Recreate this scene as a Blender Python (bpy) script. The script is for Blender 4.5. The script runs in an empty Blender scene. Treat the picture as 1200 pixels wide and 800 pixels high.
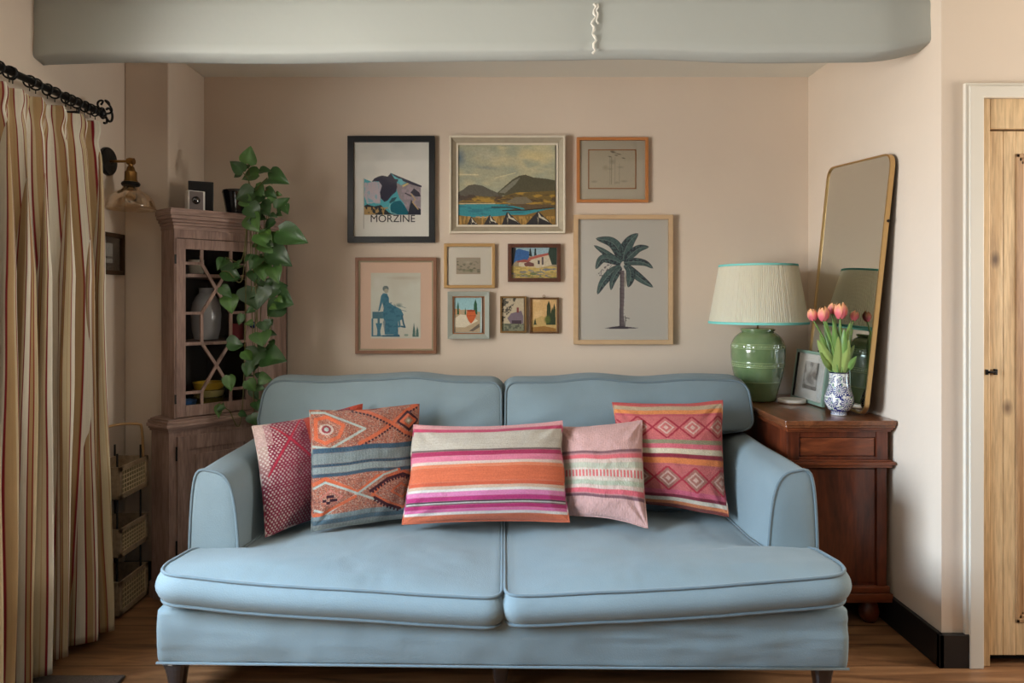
import bpy, math, random
import numpy as np
from mathutils import Vector, Matrix
random.seed(7)
PI = math.pi
COL = bpy.context.scene.collection
H = 1.29                      # camera height, camera stands at x=0, y=0
VX, VY, F = 590.0, 350.0, 800.0

def P(px, py, Y):
    return Vector(((px - VX) * Y / F, Y, H - (py - VY) * Y / F))

def lin(v):
    v = v / 255.0
    return v / 12.92 if v <= 0.04045 else ((v + 0.055) / 1.055) ** 2.4

def C(r, g, b):
    return (lin(r), lin(g), lin(b), 1.0)

# ------------------------------------------------------------------ noise
def vnoise(x, y, seed=0):
    """value noise on numpy arrays, about -1..1"""
    x = np.asarray(x, float); y = np.asarray(y, float)
    xi = np.floor(x).astype(np.int64); yi = np.floor(y).astype(np.int64)
    fx = x - xi; fy = y - yi
    fx = fx * fx * (3 - 2 * fx); fy = fy * fy * (3 - 2 * fy)
    def h(a, b):
        n = (a * 374761393 + b * 668265263 + seed * 1442695041) & 0xffffffff
        n = ((n ^ (n >> 13)) * 1274126177) & 0xffffffff
        return ((n ^ (n >> 16)) & 0xffff) / 32767.5 - 1
    return (h(xi, yi) * (1 - fx) + h(xi + 1, yi) * fx) * (1 - fy) + (h(xi, yi + 1) * (1 - fx) + h(xi + 1, yi + 1) * fx) * fy

def fbm(x, y, seed=0, o=3):
    r = 0; a = 1; t = 0
    for i in range(o):
        r = r + a * vnoise(np.asarray(x) * 2 ** i, np.asarray(y) * 2 ** i, seed + i); t += a; a *= 0.5
    return r / t

# ------------------------------------------------------------------ meshes
def link(o, parent=None):
    COL.objects.link(o)
    if parent is not None:
        o.parent = parent
    return o

def mesh(name, verts, faces, mat, parent=None, smooth=False, colors=None, bevel=0, segs=2, local=None):
    """one mesh object; verts are world coordinates (relative to an unrotated parent at local)"""
    me = bpy.data.meshes.new(name)
    V = np.asarray([tuple(v) for v in verts] if not isinstance(verts, np.ndarray) else verts, dtype=float)
    if local is None and parent is not None:
        local = wloc(parent)
    if local is not None:
        V = V - np.array(tuple(local))
    me.from_pydata(V.tolist(), [], faces if not isinstance(faces, np.ndarray) else faces.tolist())
    if smooth:
        me.polygons.foreach_set('use_smooth', [True] * len(me.polygons))
    if colors is not None:
        at = me.color_attributes.new('Col', 'FLOAT_COLOR', 'POINT')
        c = np.ones((len(V), 4)); c[:, :3] = colors[:, :3]
        at.data.foreach_set('color', c.ravel())
    me.materials.append(mat)
    me.update()
    o = bpy.data.objects.new(name, me)
    link(o, parent)
    if parent is None and local is not None:
        o.location = local
    if bevel:
        m = o.modifiers.new('bevel', 'BEVEL'); m.width = bevel; m.segments = segs; m.limit_method = 'ANGLE'; m.angle_limit = 0.6
    return o

def wloc(o):
    v = Vector(o.location)
    while o.parent:
        o = o.parent; v += o.location
    return v

class MB:
    """collects shapes for ONE mesh"""
    def __init__(s): s.v = []; s.f = []; s.c = []
    def add(s, vs, fs, col=None):
        n = len(s.v); s.v += [tuple(v) for v in vs]; s.f += [tuple(i + n for i in f) for f in fs]
        if col is not None: s.c += [col] * len(vs)
        return s
    def box(s, x0, x1, y0, y1, z0, z1, m=None, col=None):
        vs = [(x, y, z) for z in (z0, z1) for x, y in ((x0, y0), (x1, y0), (x1, y1), (x0, y1))]
        if m: vs = [m(*v) for v in vs]
        return s.add(vs, [(3, 2, 1, 0), (4, 5, 6, 7), (0, 1, 5, 4), (1, 2, 6, 5), (2, 3, 7, 6), (3, 0, 4, 7)], col)
    def prism(s, poly, h0, h1, m, col=None):
        n = len(poly)
        vs = [m(a, b, h0) for a, b in poly] + [m(a, b, h1) for a, b in poly]
        fs = [tuple(range(n))[::-1], tuple(range(n, 2 * n))] + [(i, (i + 1) % n, n + (i + 1) % n, n + i) for i in range(n)]
        return s.add(vs, fs, col)
    def tube(s, pts, r, seg=8, closed=False, caps=True, col=None):
        pts = [Vector(p) for p in pts]; n = len(pts)
        rr = r if hasattr(r, '__len__') else [r] * n
        vs = []; prev = None
        for i, p in enumerate(pts):
            a = pts[(i - 1) % n] if (closed or i > 0) else p
            b = pts[(i + 1) % n] if (closed or i < n - 1) else p
            t = (b - a)
            t = t.normalized() if t.length > 1e-9 else Vector((0, 0, 1))
            if prev is None:
                up = Vector((0, 0, 1)) if abs(t.z) < 0.9 else Vector((1, 0, 0))
                u = t.cross(up).normalized()
            else:
                u = prev - t * prev.dot(t)
                u = u.normalized() if u.length > 1e-6 else t.orthogonal().normalized()
            prev = u; w = t.cross(u)
            for k in range(seg):
                a_ = 2 * PI * k / seg
                vs.append(p + (u * math.cos(a_) + w * math.sin(a_)) * rr[i])
        fs = []
        m_ = n if closed else n - 1
        for i in range(m_):
            for k in range(seg):
                j = (i + 1) % n
                fs.append((i * seg + k, i * seg + (k + 1) % seg, j * seg + (k + 1) % seg, j * seg + k))
        if caps and not closed:
            fs.append(tuple(range(seg))[::-1]); fs.append(tuple((n - 1) * seg + k for k in range(seg)))
        return s.add(vs, fs, col)
    def lathe(s, prof, cx, cy, cz, seg=32, rfun=None, m=None, caps=True, col=None):
        vs = []; n = len(prof)
        for i, (r, z) in enumerate(prof):
            for k in range(seg):
                a = 2 * PI * k / seg
                q = rfun(r, z, a, i) if rfun else r
                p = (q * math.cos(a), q * math.sin(a), z)
                if m: p = m(*p)
                vs.append((cx + p[0], cy + p[1], cz + p[2]))
        fs = [(i * seg + k, i * seg + (k + 1) % seg, (i + 1) * seg + (k + 1) % seg, (i + 1) * seg + k) for i in range(n - 1) for k in range(seg)]
        if caps:
            fs.append(tuple(range(seg))[::-1]); fs.append(tuple((n - 1) * seg + k for k in range(seg)))
        return s.add(vs, fs, col)
    def build(s, name, mat, parent=None, smooth=False, bevel=0, segs=2, local=None):
        cols = np.array(s.c) if s.c and len(s.c) == len(s.v) else None
        return mesh(name, s.v, s.f, mat, parent, smooth, cols, bevel, segs, local)

def sharp_smooth(o, ang=0.7):
    """smooth shading with sharp edges above an angle"""
    me = o.data
    me.polygons.foreach_set('use_smooth', [True] * len(me.polygons))
    try:
        me.set_sharp_from_angle(angle=ang)
    except Exception:
        pass
    return o

def thing(name, label, cat, loc, group=None):
    o = bpy.data.objects.new(name, None); link(o); o.location = loc
    o.empty_display_size = 0.05
    return tag(o, label, cat, group)

def tag(o, label, cat, group=None, kind=None):
    o['label'] = label; o['category'] = cat
    if group: o['group'] = group
    if kind: o['kind'] = kind
    return o

def struct(o):
    o['kind'] = 'structure'
    return o

def rounded(pts, rads, seg=8):
    """2D polygon with rounded corners"""
    out = []; n = len(pts)
    for i, p in enumerate(pts):
        p = Vector(p); a = Vector(pts[i - 1]); b = Vector(pts[(i + 1) % n])
        r = rads[i] if hasattr(rads, '__len__') else rads
        da = (a - p); db = (b - p); la, lb = da.length, db.length
        da.normalize(); db.normalize()
        t = min(r, la * 0.49, lb * 0.49)
        if t < 1e-6: out.append(p); continue
        p0 = p + da * t; p1 = p + db * t
        for k in range(seg + 1):
            s = k / seg
            out.append((1 - s) ** 2 * p0 + 2 * s * (1 - s) * p + s * s * p1)
    return out

def resample(pts, n, closed=True):
    P_ = [Vector(p) for p in pts]
    if closed: P_ = P_ + [P_[0]]
    L = [0]
    for i in range(len(P_) - 1): L.append(L[-1] + (P_[i + 1] - P_[i]).length)
    out = []; j = 0
    m = n if closed else n - 1
    for k in range(n):
        d = L[-1] * k / m
        while j < len(L) - 2 and L[j + 1] < d: j += 1
        seg = L[j + 1] - L[j]
        out.append(P_[j].lerp(P_[j + 1], 0 if seg < 1e-9 else min(1, (d - L[j]) / seg)))
    return out

def bez(pts, n=24):
    """Catmull-Rom through points"""
    P_ = [Vector(p) for p in pts]; P_ = [2 * P_[0] - P_[1]] + P_ + [2 * P_[-1] - P_[-2]]
    out = []; m = len(P_) - 3
    for i in range(m):
        for k in range(n // m + 1):
            t = k / (n // m + 1)
            a, b, c, d = P_[i:i + 4]
            out.append(0.5 * ((2 * b) + (c - a) * t + (2 * a - 5 * b + 4 * c - d) * t * t + (3 * b - a - 3 * c + d) * t ** 3))
    out.append(P_[-2])
    return out

# ------------------------------------------------------------------ materials
def mat(name, col=None, rough=0.6, metal=0.0, noise=0.0, nscale=8.0, bump=0.0, bscale=60.0, sheen=0.0, attr=False,
        coat=0.0, dark=None, stretch=(1, 1, 1), bdetail=4, spec=0.5, aniso_wave=None):
    m = bpy.data.materials.new(name); m.use_nodes = True
    nt = m.node_tree; N = nt.nodes; L = nt.links
    b = N['Principled BSDF']
    b.inputs['Roughness'].default_value = rough; b.inputs['Metallic'].default_value = metal
    b.inputs['Specular IOR Level'].default_value = spec
    if sheen:
        b.inputs['Sheen Weight'].default_value = sheen; b.inputs['Sheen Roughness'].default_value = 0.5
    if coat:
        b.inputs['Coat Weight'].default_value = coat; b.inputs['Coat Roughness'].default_value = 0.08
    tc = N.new('ShaderNodeTexCoord'); mp = N.new('ShaderNodeMapping'); mp.inputs['Scale'].default_value = stretch
    L.new(tc.outputs['Object'], mp.inputs['Vector'])
    src = None
    if attr:
        a = N.new('ShaderNodeAttribute'); a.attribute_name = 'Col'; src = a.outputs['Color']
    elif col is not None:
        b.inputs['Base Color'].default_value = col
    if noise:
        n = N.new('ShaderNodeTexNoise'); n.inputs['Scale'].default_value = nscale; n.inputs['Detail'].default_value = 5
        L.new(mp.outputs['Vector'], n.inputs['Vector'])
        mx = N.new('ShaderNodeMix'); mx.data_type = 'RGBA'; mx.blend_type = 'MIX'
        r = N.new('ShaderNodeMapRange'); r.inputs['From Min'].default_value = 0.3; r.inputs['From Max'].default_value = 0.7
        L.new(n.outputs['Fac'], r.inputs['Value']); L.new(r.outputs['Result'], mx.inputs['Factor'])
        if src is None:
            mx.inputs['A'].default_value = col
            d = dark if dark is not None else tuple(c * (1 - noise) for c in col[:3]) + (1,)
            mx.inputs['B'].default_value = d
        else:
            mul = N.new('ShaderNodeMix'); mul.data_type = 'RGBA'; mul.blend_type = 'MULTIPLY'; mul.inputs['Factor'].default_value = 1
            L.new(src, mul.inputs['A']); mul.inputs['B'].default_value = (1 - noise,) * 3 + (1,)
            L.new(src, mx.inputs['A']); L.new(mul.outputs['Result'], mx.inputs['B'])
        src = mx.outputs['Result']
    if src is not None: L.new(src, b.inputs['Base Color'])
    if bump:
        n2 = N.new('ShaderNodeTexNoise'); n2.inputs['Scale'].default_value = bscale; n2.inputs['Detail'].default_value = bdetail
        L.new(mp.outputs['Vector'], n2.inputs['Vector'])
        bp = N.new('ShaderNodeBump'); bp.inputs['Strength'].default_value = bump; bp.inputs['Distance'].default_value = 0.01
        L.new(n2.outputs['Fac'], bp.inputs['Height']); L.new(bp.outputs['Normal'], b.inputs['Normal'])
    return m

def wood(name, c1, c2, c3=None, scale=(1, 1, 1), rough=0.5, coat=0.0, rings=6.0, knots=0.0, distort=4.0, bump=0.15):
    m = bpy.data.materials.new(name); m.use_nodes = True
    nt = m.node_tree; N = nt.nodes; L = nt.links; b = N['Principled BSDF']
    b.inputs['Roughness'].default_value = rough
    if coat: b.inputs['Coat Weight'].default_value = coat; b.inputs['Coat Roughness'].default_value = 0.12
    tc = N.new('ShaderNodeTexCoord'); mp = N.new('ShaderNodeMapping'); mp.inputs['Scale'].default_value = scale
    L.new(tc.outputs['Object'], mp.inputs['Vector'])
    n = N.new('ShaderNodeTexNoise'); n.inputs['Scale'].default_value = rings; n.inputs['Detail'].default_value = 6; n.inputs['Distortion'].default_value = distort * 0.2
    L.new(mp.outputs['Vector'], n.inputs['Vector'])
    cr = N.new('ShaderNodeValToRGB'); e = cr.color_ramp.elements
    e[0].position = 0.3; e[0].color = c2; e[1].position = 0.68; e[1].color = c1
    L.new(n.outputs['Fac'], cr.inputs['Fac'])
    n3 = N.new('ShaderNodeTexNoise'); n3.inputs['Scale'].default_value = rings * 6; n3.inputs['Detail'].default_value = 3
    L.new(mp.outputs['Vector'], n3.inputs['Vector'])
    mx = N.new('ShaderNodeMix'); mx.data_type = 'RGBA'; mx.blend_type = 'MULTIPLY'; mx.inputs['Factor'].default_value = 0.45
    L.new(cr.outputs['Color'], mx.inputs['A']); L.new(n3.outputs['Color'], mx.inputs['B'])
    cr3 = N.new('ShaderNodeValToRGB'); cr3.color_ramp.elements[0].position = .35; cr3.color_ramp.elements[0].color = (.45, .42, .4, 1)
    cr3.color_ramp.elements[1].position = .6; cr3.color_ramp.elements[1].color = (1, 1, 1, 1)
    L.new(n3.outputs['Fac'], cr3.inputs['Fac']); L.new(cr3.outputs['Color'], mx.inputs['B'])
    out = mx.outputs['Result']
    if knots:
        v = N.new('ShaderNodeTexVoronoi'); v.voronoi_dimensions = '2D'; v.inputs['Scale'].default_value = 5.0; v.inputs['Randomness'].default_value = 1.0
        mp2 = N.new('ShaderNodeMapping'); mp2.inputs['Scale'].default_value = (1.0, 0.6, 1.0)
        sx_ = N.new('ShaderNodeSeparateXYZ'); cx_ = N.new('ShaderNodeCombineXYZ'); L.new(tc.outputs['Object'], sx_.inputs[0]); L.new(sx_.outputs['X'], cx_.inputs['X']); L.new(sx_.outputs['Z'], cx_.inputs['Y']); L.new(cx_.outputs[0], mp2.inputs['Vector']); L.new(mp2.outputs['Vector'], v.inputs['Vector'])
        ck = N.new('ShaderNodeValToRGB'); ck.color_ramp.elements[0].position = 0.02; ck.color_ramp.elements[0].color = (.12, .06, .03, 1)
        ck.color_ramp.elements[1].position = 0.11; ck.color_ramp.elements[1].color = (1, 1, 1, 1)
        sc_ = N.new('ShaderNodeSeparateColor'); L.new(v.outputs['Color'], sc_.inputs[0]); gt = N.new('ShaderNodeMath'); gt.operation = 'LESS_THAN'; gt.inputs[1].default_value = .62; L.new(sc_.outputs['Red'], gt.inputs[0])
        ad = N.new('ShaderNodeMath'); ad.operation = 'ADD'; L.new(v.outputs['Distance'], ad.inputs[0]); L.new(gt.outputs[0], ad.inputs[1]); L.new(ad.outputs[0], ck.inputs['Fac'])
        m2 = N.new('ShaderNodeMix'); m2.data_type = 'RGBA'; m2.blend_type = 'MULTIPLY'; m2.inputs['Factor'].default_value = knots
        L.new(out, m2.inputs['A']); L.new(ck.outputs['Color'], m2.inputs['B']); out = m2.outputs['Result']
    L.new(out, b.inputs['Base Color'])
    if bump:
        bp = N.new('ShaderNodeBump'); bp.inputs['Strength'].default_value = bump; bp.inputs['Distance'].default_value = 0.004
        L.new(n3.outputs['Fac'], bp.inputs['Height']); L.new(bp.outputs['Normal'], b.inputs['Normal'])
    return m

def thin_glass(name, tint=(1, 1, 1, 1), refl=1.0, rough=0.02):
    m = bpy.data.materials.new(name); m.use_nodes = True
    nt = m.node_tree; N = nt.nodes; L = nt.links; N.clear()
    o = N.new('ShaderNodeOutputMaterial'); mx = N.new('ShaderNodeMixShader')
    t = N.new('ShaderNodeBsdfTransparent'); t.inputs['Color'].default_value = tint
    g = N.new('ShaderNodeBsdfGlossy'); g.inputs['Roughness'].default_value = rough
    fr = N.new('ShaderNodeFresnel'); fr.inputs['IOR'].default_value = 1.45
    ml = N.new('ShaderNodeMath'); ml.operation = 'MULTIPLY'; ml.inputs[1].default_value = refl
    L.new(fr.outputs['Fac'], ml.inputs[0]); L.new(ml.outputs[0], mx.inputs['Fac'])
    L.new(t.outputs[0], mx.inputs[1]); L.new(g.outputs[0], mx.inputs[2]); L.new(mx.outputs[0], o.inputs['Surface'])
    return m

# ------------------------------------------------------------------ painted canvases (colour per mesh vertex)
class Canvas:
    def __init__(s, x0, y0, x1, y1, nx, ny, bg):
        s.nx, s.ny = nx, ny
        s.X, s.Y = np.meshgrid(np.linspace(x0, x1, nx), np.linspace(y0, y1, ny))
        s.c = np.zeros((ny, nx, 3)); s.c[:] = bg[:3]
    def mask(s, m, col, a=1.0):
        m = (np.asarray(m, float) * a)[..., None]
        s.c = s.c * (1 - m) + np.asarray(col[:3]) * m
        return s
    def inside(s, pts):
        X, Y = s.X, s.Y; r = np.zeros(X.shape, bool); n = len(pts)
        for i in range(n):
            x0, y0 = pts[i]; x1, y1 = pts[(i + 1) % n]
            if y0 == y1: continue
            r ^= ((Y < y0) != (Y < y1)) & (X < (x1 - x0) * (Y - y0) / (y1 - y0) + x0)
        return r
    def poly(s, pts, col, a=1.0): return s.mask(s.inside(pts), col, a)
    def rect(s, x0, y0, x1, y1, col, a=1.0): return s.mask((s.X >= x0) & (s.X <= x1) & (s.Y >= y0) & (s.Y <= y1), col, a)
    def ell(s, cx, cy, rx, ry, col, ang=0, a=1.0, soft=0):
        t = math.radians(ang); dx = s.X - cx; dy = s.Y - cy
        u = (dx * math.cos(t) + dy * math.sin(t)) / rx; v = (-dx * math.sin(t) + dy * math.cos(t)) / ry
        d = np.sqrt(u * u + v * v)
        return s.mask(np.clip((1 - d) / soft, 0, 1) if soft else d < 1, col, a)
    def line(s, pts, w, col, a=1.0):
        d = np.full(s.X.shape, 1e9)
        for i in range(len(pts) - 1):
            (x0, y0), (x1, y1) = pts[i], pts[i + 1]
            dx, dy = x1 - x0, y1 - y0; L2 = dx * dx + dy * dy + 1e-12
            t = np.clip(((s.X - x0) * dx + (s.Y - y0) * dy) / L2, 0, 1)
            d = np.minimum(d, np.hypot(s.X - x0 - t * dx, s.Y - y0 - t * dy))
        e = abs(s.X[0, 1] - s.X[0, 0]) * 0.8
        return s.mask(np.clip((w / 2 + e / 2 - d) / e, 0, 1), col, a)
    def noise(s, sx, sy, amt, seed=0):
        n = fbm(s.X * sx, s.Y * sy, seed)
        s.c = np.clip(s.c * (1 + amt * n[..., None]), 0, 1); return s
    def mix_noise(s, sx, sy, col, lo=0.0, hi=0.4, a=1.0, seed=0, within=None):
        n = np.clip((fbm(s.X * sx, s.Y * sy, seed) - lo) / (hi - lo), 0, 1)
        if within is not None: n = n * within
        return s.mask(n, col, a)

def canvas_mesh(name, cv, p3, material, parent):
    """cv canvas laid on the surface p3(i/(nx-1), j/(ny-1)) arrays -> (x,y,z) arrays"""
    u, v = np.meshgrid(np.linspace(0, 1, cv.nx), np.linspace(0, 1, cv.ny))
    x, y, z = p3(u, v)
    V = np.stack([np.broadcast_to(x, u.shape), np.broadcast_to(y, u.shape), np.broadcast_to(z, u.shape)], -1).reshape(-1, 3)
    return mesh(name, V, grid_faces(cv.nx, cv.ny), material, parent, True, cv.c.reshape(-1, 3))

def grid_faces(nx, ny, off=0, wrap=False):
    i, j = np.meshgrid(np.arange(nx if wrap else nx - 1), np.arange(ny - 1))
    i = i.ravel(); j = j.ravel(); i2 = (i + 1) % nx
    return np.stack([j * nx + i, (j + 1) * nx + i, (j + 1) * nx + i2, j * nx + i2], -1) + off
# ================================================================== materials
M = {}
M['wall'] = mat('wall_paint', C(215, 199, 182), 0.9, noise=0.045, nscale=2.2, bump=0.25, bscale=9, spec=0.15)
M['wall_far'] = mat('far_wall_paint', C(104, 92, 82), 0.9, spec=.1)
M['beam'] = mat('beam_paint', C(168, 172, 168), 0.55, noise=0.03, nscale=3, bump=0.25, bscale=7, spec=0.3)
M['ceil'] = mat('ceiling_paint', C(226, 224, 214), 0.9, bump=0.2, bscale=8, spec=0.1)
M['trim'] = mat('trim_paint', C(214, 207, 194), 0.5, noise=0.03, nscale=4, spec=0.3)
M['blackwood'] = mat('black_paint', C(24, 22, 23), 0.45, bump=0.1, bscale=20)
M['pine'] = wood('pine_wood', C(224, 194, 150), C(198, 162, 116), scale=(9, 9, 0.8), rough=0.55, rings=2.2, knots=0.8, distort=3)
M['pine2'] = wood('pine_wood_groove', C(186, 148, 106), C(160, 120, 80), scale=(9, 9, 0.8), rough=0.55, rings=2.2, distort=3)
M['mahog'] = wood('mahogany', C(116, 54, 30), C(62, 27, 16), scale=(6, 6, 1.0), rough=0.32, coat=0.3, rings=3, distort=5, bump=0.05)
M['mahog_h'] = wood('mahogany_along', C(142, 74, 42), C(80, 36, 20), scale=(1.2, 6, 6), rough=0.3, coat=0.35, rings=3, distort=5, bump=0.05)
M['mahog_top'] = wood('mahogany_top', C(138, 84, 52), C(96, 54, 32), scale=(6, 1.0, 6), rough=0.28, coat=0.4, rings=3, distort=5, bump=0.04)
M['cab'] = wood('limed_wood', C(170, 142, 130), C(134, 108, 98), scale=(7, 7, 0.9), rough=0.65, rings=3, distort=4, bump=0.2)
M['cab_h'] = wood('limed_wood_along', C(172, 144, 132), C(136, 110, 100), scale=(1.2, 1.2, 14), rough=0.65, rings=3, distort=4, bump=0.2)
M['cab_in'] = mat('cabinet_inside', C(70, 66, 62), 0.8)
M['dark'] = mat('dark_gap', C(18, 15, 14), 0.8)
M['glass'] = thin_glass('pane_glass', refl=.35)
M['glassp'] = thin_glass('picture_glass', refl=0.6, rough=0.06)
M['brass'] = mat('brass', C(140, 104, 60), 0.32, 1.0, bump=0.03, bscale=30)
M['gold'] = mat('brushed_gold', C(202, 168, 116), 0.36, 1.0)
M['iron'] = mat('black_iron', C(16, 16, 17), 0.42, 0.4, bump=0.1, bscale=60)
M['steel'] = mat('steel', C(180, 180, 182), 0.25, 1.0)

def floor_mat():
    m = bpy.data.materials.new('oak_floor'); m.use_nodes = True
    N = m.node_tree.nodes; L = m.node_tree.links; b = N['Principled BSDF']
    tc = N.new('ShaderNodeTexCoord')
    br = N.new('ShaderNodeTexBrick'); br.offset = 0.37; br.inputs['Scale'].default_value = 1.0
    br.inputs['Brick Width'].default_value = 1.9; br.inputs['Row Height'].default_value = 0.15
    br.inputs['Mortar Size'].default_value = 0.0018; br.inputs['Mortar Smooth'].default_value = 0.1
    br.inputs['Color1'].default_value = (0, 0, 0, 1); br.inputs['Color2'].default_value = (1, 1, 1, 1); br.inputs['Mortar'].default_value = (0, 0, 0, 1)
    rot = N.new('ShaderNodeMapping'); rot.inputs['Rotation'].default_value = (0, 0, 0.0)
    L.new(tc.outputs['Object'], rot.inputs['Vector']); L.new(rot.outputs['Vector'], br.inputs['Vector'])
    mp = N.new('ShaderNodeMapping'); mp.inputs['Scale'].default_value = (1.1, 9, 1)
    L.new(rot.outputs['Vector'], mp.inputs['Vector'])
    add = N.new('ShaderNodeVectorMath'); add.operation = 'MULTIPLY_ADD'
    L.new(br.outputs['Color'], add.inputs[0]); add.inputs[1].default_value = (7, 7, 7); L.new(mp.outputs['Vector'], add.inputs[2])
    n = N.new('ShaderNodeTexNoise'); n.inputs['Scale'].default_value = 2.0; n.inputs['Detail'].default_value = 7; n.inputs['Distortion'].default_value = 1.1
    L.new(add.outputs[0], n.inputs['Vector'])
    cr = N.new('ShaderNodeValToRGB'); e = cr.color_ramp.elements
    e[0].position = .32; e[0].color = C(88, 60, 40); e[1].position = .66; e[1].color = C(156, 114, 78)
    x = e.new(.48); x.color = C(128, 90, 60)
    L.new(n.outputs['Fac'], cr.inputs['Fac'])
    mx = N.new('ShaderNodeMix'); mx.data_type = 'RGBA'; mx.blend_type = 'MULTIPLY'
    L.new(br.outputs['Fac'], mx.inputs['Factor']); L.new(cr.outputs['Color'], mx.inputs['A']); mx.inputs['B'].default_value = (.15, .1, .07, 1)
    L.new(mx.outputs['Result'], b.inputs['Base Color']); b.inputs['Roughness'].default_value = .38
    bp = N.new('ShaderNodeBump'); bp.inputs['Strength'].default_value = .12; bp.inputs['Distance'].default_value = .004
    L.new(n.outputs['Fac'], bp.inputs['Height']); L.new(bp.outputs['Normal'], b.inputs['Normal'])
    return m
M['floor'] = floor_mat()

# ================================================================== the room
XL, XR, YB, YF, ZC = -1.71, 1.54, 3.45, 2.40, 2.41
YN, XE = -2.9, 3.3            # wall behind the camera, far right wall
WY0, WY1, WZ0, WZ1 = 0.6, 1.92, 0.7, 1.98        # window in the left wall
BX0, BX1, BZ0, BZ1 = -1.9, -0.2, 0.6, 2.1          # unseen second window in the left wall, carries front fill (Y range)

struct(MB().box(XL - .3, XE + .2, YN - .2, YB + .2, -.1, 0).build('floor', M['floor']))
struct(MB().box(XL - .3, XE + .2, YN - .2, YB + .2, ZC, ZC + .12).build('ceiling', M['ceil']))
struct(MB().box(XL - .3, XR + .12, YB, YB + .15, 0, ZC).build('wall_back', M['wall']))
w = MB()
w.box(XL - .25, XL, YN, BX0, 0, ZC).box(XL - .25, XL, BX1, WY0, 0, ZC).box(XL - .25, XL, WY1, YB, 0, ZC)
w.box(XL - .25, XL, WY0, WY1, 0, WZ0).box(XL - .25, XL, WY0, WY1, WZ1, ZC)
w.box(XL - .25, XL, BX0, BX1, 0, BZ0).box(XL - .25, XL, BX0, BX1, BZ1, ZC)
struct(w.build('wall_left', M['wall']))
struct(MB().box(XL, -1.51, 3.08, YB, 0, ZC).build('wall_corner', M['wall'], bevel=.006))
DX0, DX1, DZ = 1.672, 2.545, 1.995
w = MB()
w.prism([(XR, YB), (XR, YF), (XE, YF), (XE, YF + .12), (1.672, YF + .12), (1.672, YB)], DZ, ZC, lambda a, b, h: (a, b, h))
w.box(XR, 1.672, YF, YB, 0, DZ).box(DX1, XE, YF, YF + .12, 0, DZ)
w.box(1.672, XE, YF + .5, YF + .6, 0, ZC)
o = struct(w.build('wall_right', M['wall']))
RY0, RY1, RZ0, RZ1 = 1.40, 2.30, .9, 2.0          # third window, in the far wall on the door side
struct(MB().box(XE, XE + .15, YN, RY0, 0, ZC).box(XE, XE + .15, RY1, YF + .6, 0, ZC).box(XE, XE + .15, RY0, RY1, 0, RZ0).box(XE, XE + .15, RY0, RY1, RZ1, ZC).build('wall_side', M['wall_far']))
struct(MB().box(XL, XE, YN - .15, YN, 0, ZC).build('wall_front', M['wall_far']))
# window frames
def window(name, pt, a0, a1, z0, z1, na, nz):
    g = MB()
    t = .045
    for (p, q, r, s) in ((a0, a1, z0, z0 + t), (a0, a1, z1 - t, z1), (a0, a0 + t, z0, z1), (a1 - t, a1, z0, z1)):
        g.prism([(p, r), (q, r), (q, s), (p, s)], 0, .05, pt)
    for i in range(1, na):
        a = a0 + (a1 - a0) * i / na; g.prism([(a - .012, z0), (a + .012, z0), (a + .012, z1), (a - .012, z1)], .01, .04, pt)
    for i in range(1, nz):
        z = z0 + (z1 - z0) * i / nz; g.prism([(a0, z - .012), (a1, z - .012), (a1, z + .012), (a0, z + .012)], .012, .038, pt)
    return struct(g.build(name, M['trim']))
window('window_1', lambda a, z, h: (XL - .2 + h, a, z), WY0, WY1, WZ0, WZ1, 2, 3)
window('fill_window', lambda a, z, h: (XL - .2 + h, a, z), BX0, BX1, BZ0, BZ1, 3, 2)  # unseen frame, there only for the front fill

window('window_3', lambda a, z, h: (XE + .05 + h, a, z), RY0, RY1, RZ0, RZ1, 2, 2)
# beam under the ceiling, uneven plaster edges
def beam():
    nx = 120
    xs = np.linspace(XL, XR, nx)
    prof = [(2.50, 2.41), (2.470, 2.405), (2.462, 2.34), (2.464, 2.27), (2.462, 2.21), (2.463, 2.182), (2.468, 2.174), (2.52, 2.163), (2.535, 2.163), (2.545, 2.168), (2.55, 2.20), (2.55, 2.41)]
    V = []
    for j, (y, z) in enumerate(prof):
        t = (xs - XL) / (XR - XL)
        zz = z + (0 if z > 2.40 else 1) * (0.008 * vnoise(xs * 2.2, xs * 0 + 3, 5) * (z < 2.25) + .012 * t + .035 * np.clip((t - .93) / .07, 0, 1) ** 2 * (z < 2.3) + .0 * t)
        yy = y + .006 * vnoise(xs * 3, xs * 0 + j * .4, 9)
        yy = yy + np.where((y < 2.53), .02 * np.clip((.03 - t) / .03, 0, 1), 0)
        V.append(np.stack([xs, yy, zz], -1))
    V = np.array(V).reshape(-1, 3)
    F_ = grid_faces(nx, len(prof))[:, ::-1]
    o = mesh('ceiling_beam', V, F_, M['beam'], None, True)
    struct(o)
    # raised crack in the paint
    g = MB()
    z = np.linspace(2.352, 2.172, 16)
    pts = [(.325 + .006 * math.sin(i * 1.9) + .004 * math.sin(i * .7), 2.4575, zz) for i, zz in enumerate(z)]
    g.tube(pts, [.002 + .0035 * abs(math.sin(i * 1.3 + 1)) for i in range(16)], 6)
    pts = [(.338 + .004 * math.sin(i * 2.3), 2.4585, zz) for i, zz in enumerate(z[:7])]
    g.tube(pts, .004, 6)
    cr = g.build('paint_crack', mat('cracked_paint', C(226, 222, 212), .6, noise=.3, nscale=60), o, True)
    return o
beam()

# baseboards (black) round the corner on the right
g = MB()
g.box(XR - .018, XR, YF - .018, YB, 0, .118).box(XR - .018, 1.632, YF - .018, YF, 0, .118)
struct(g.build('baseboard_right', M['blackwood'], bevel=.003))
struct(MB().box(XL, XL + .015, 2.0, 3.08, 0, .11).box(XL, -1.5, 3.065, 3.08, 0, .11).build('baseboard_left', M['blackwood'], bevel=.003))

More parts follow.
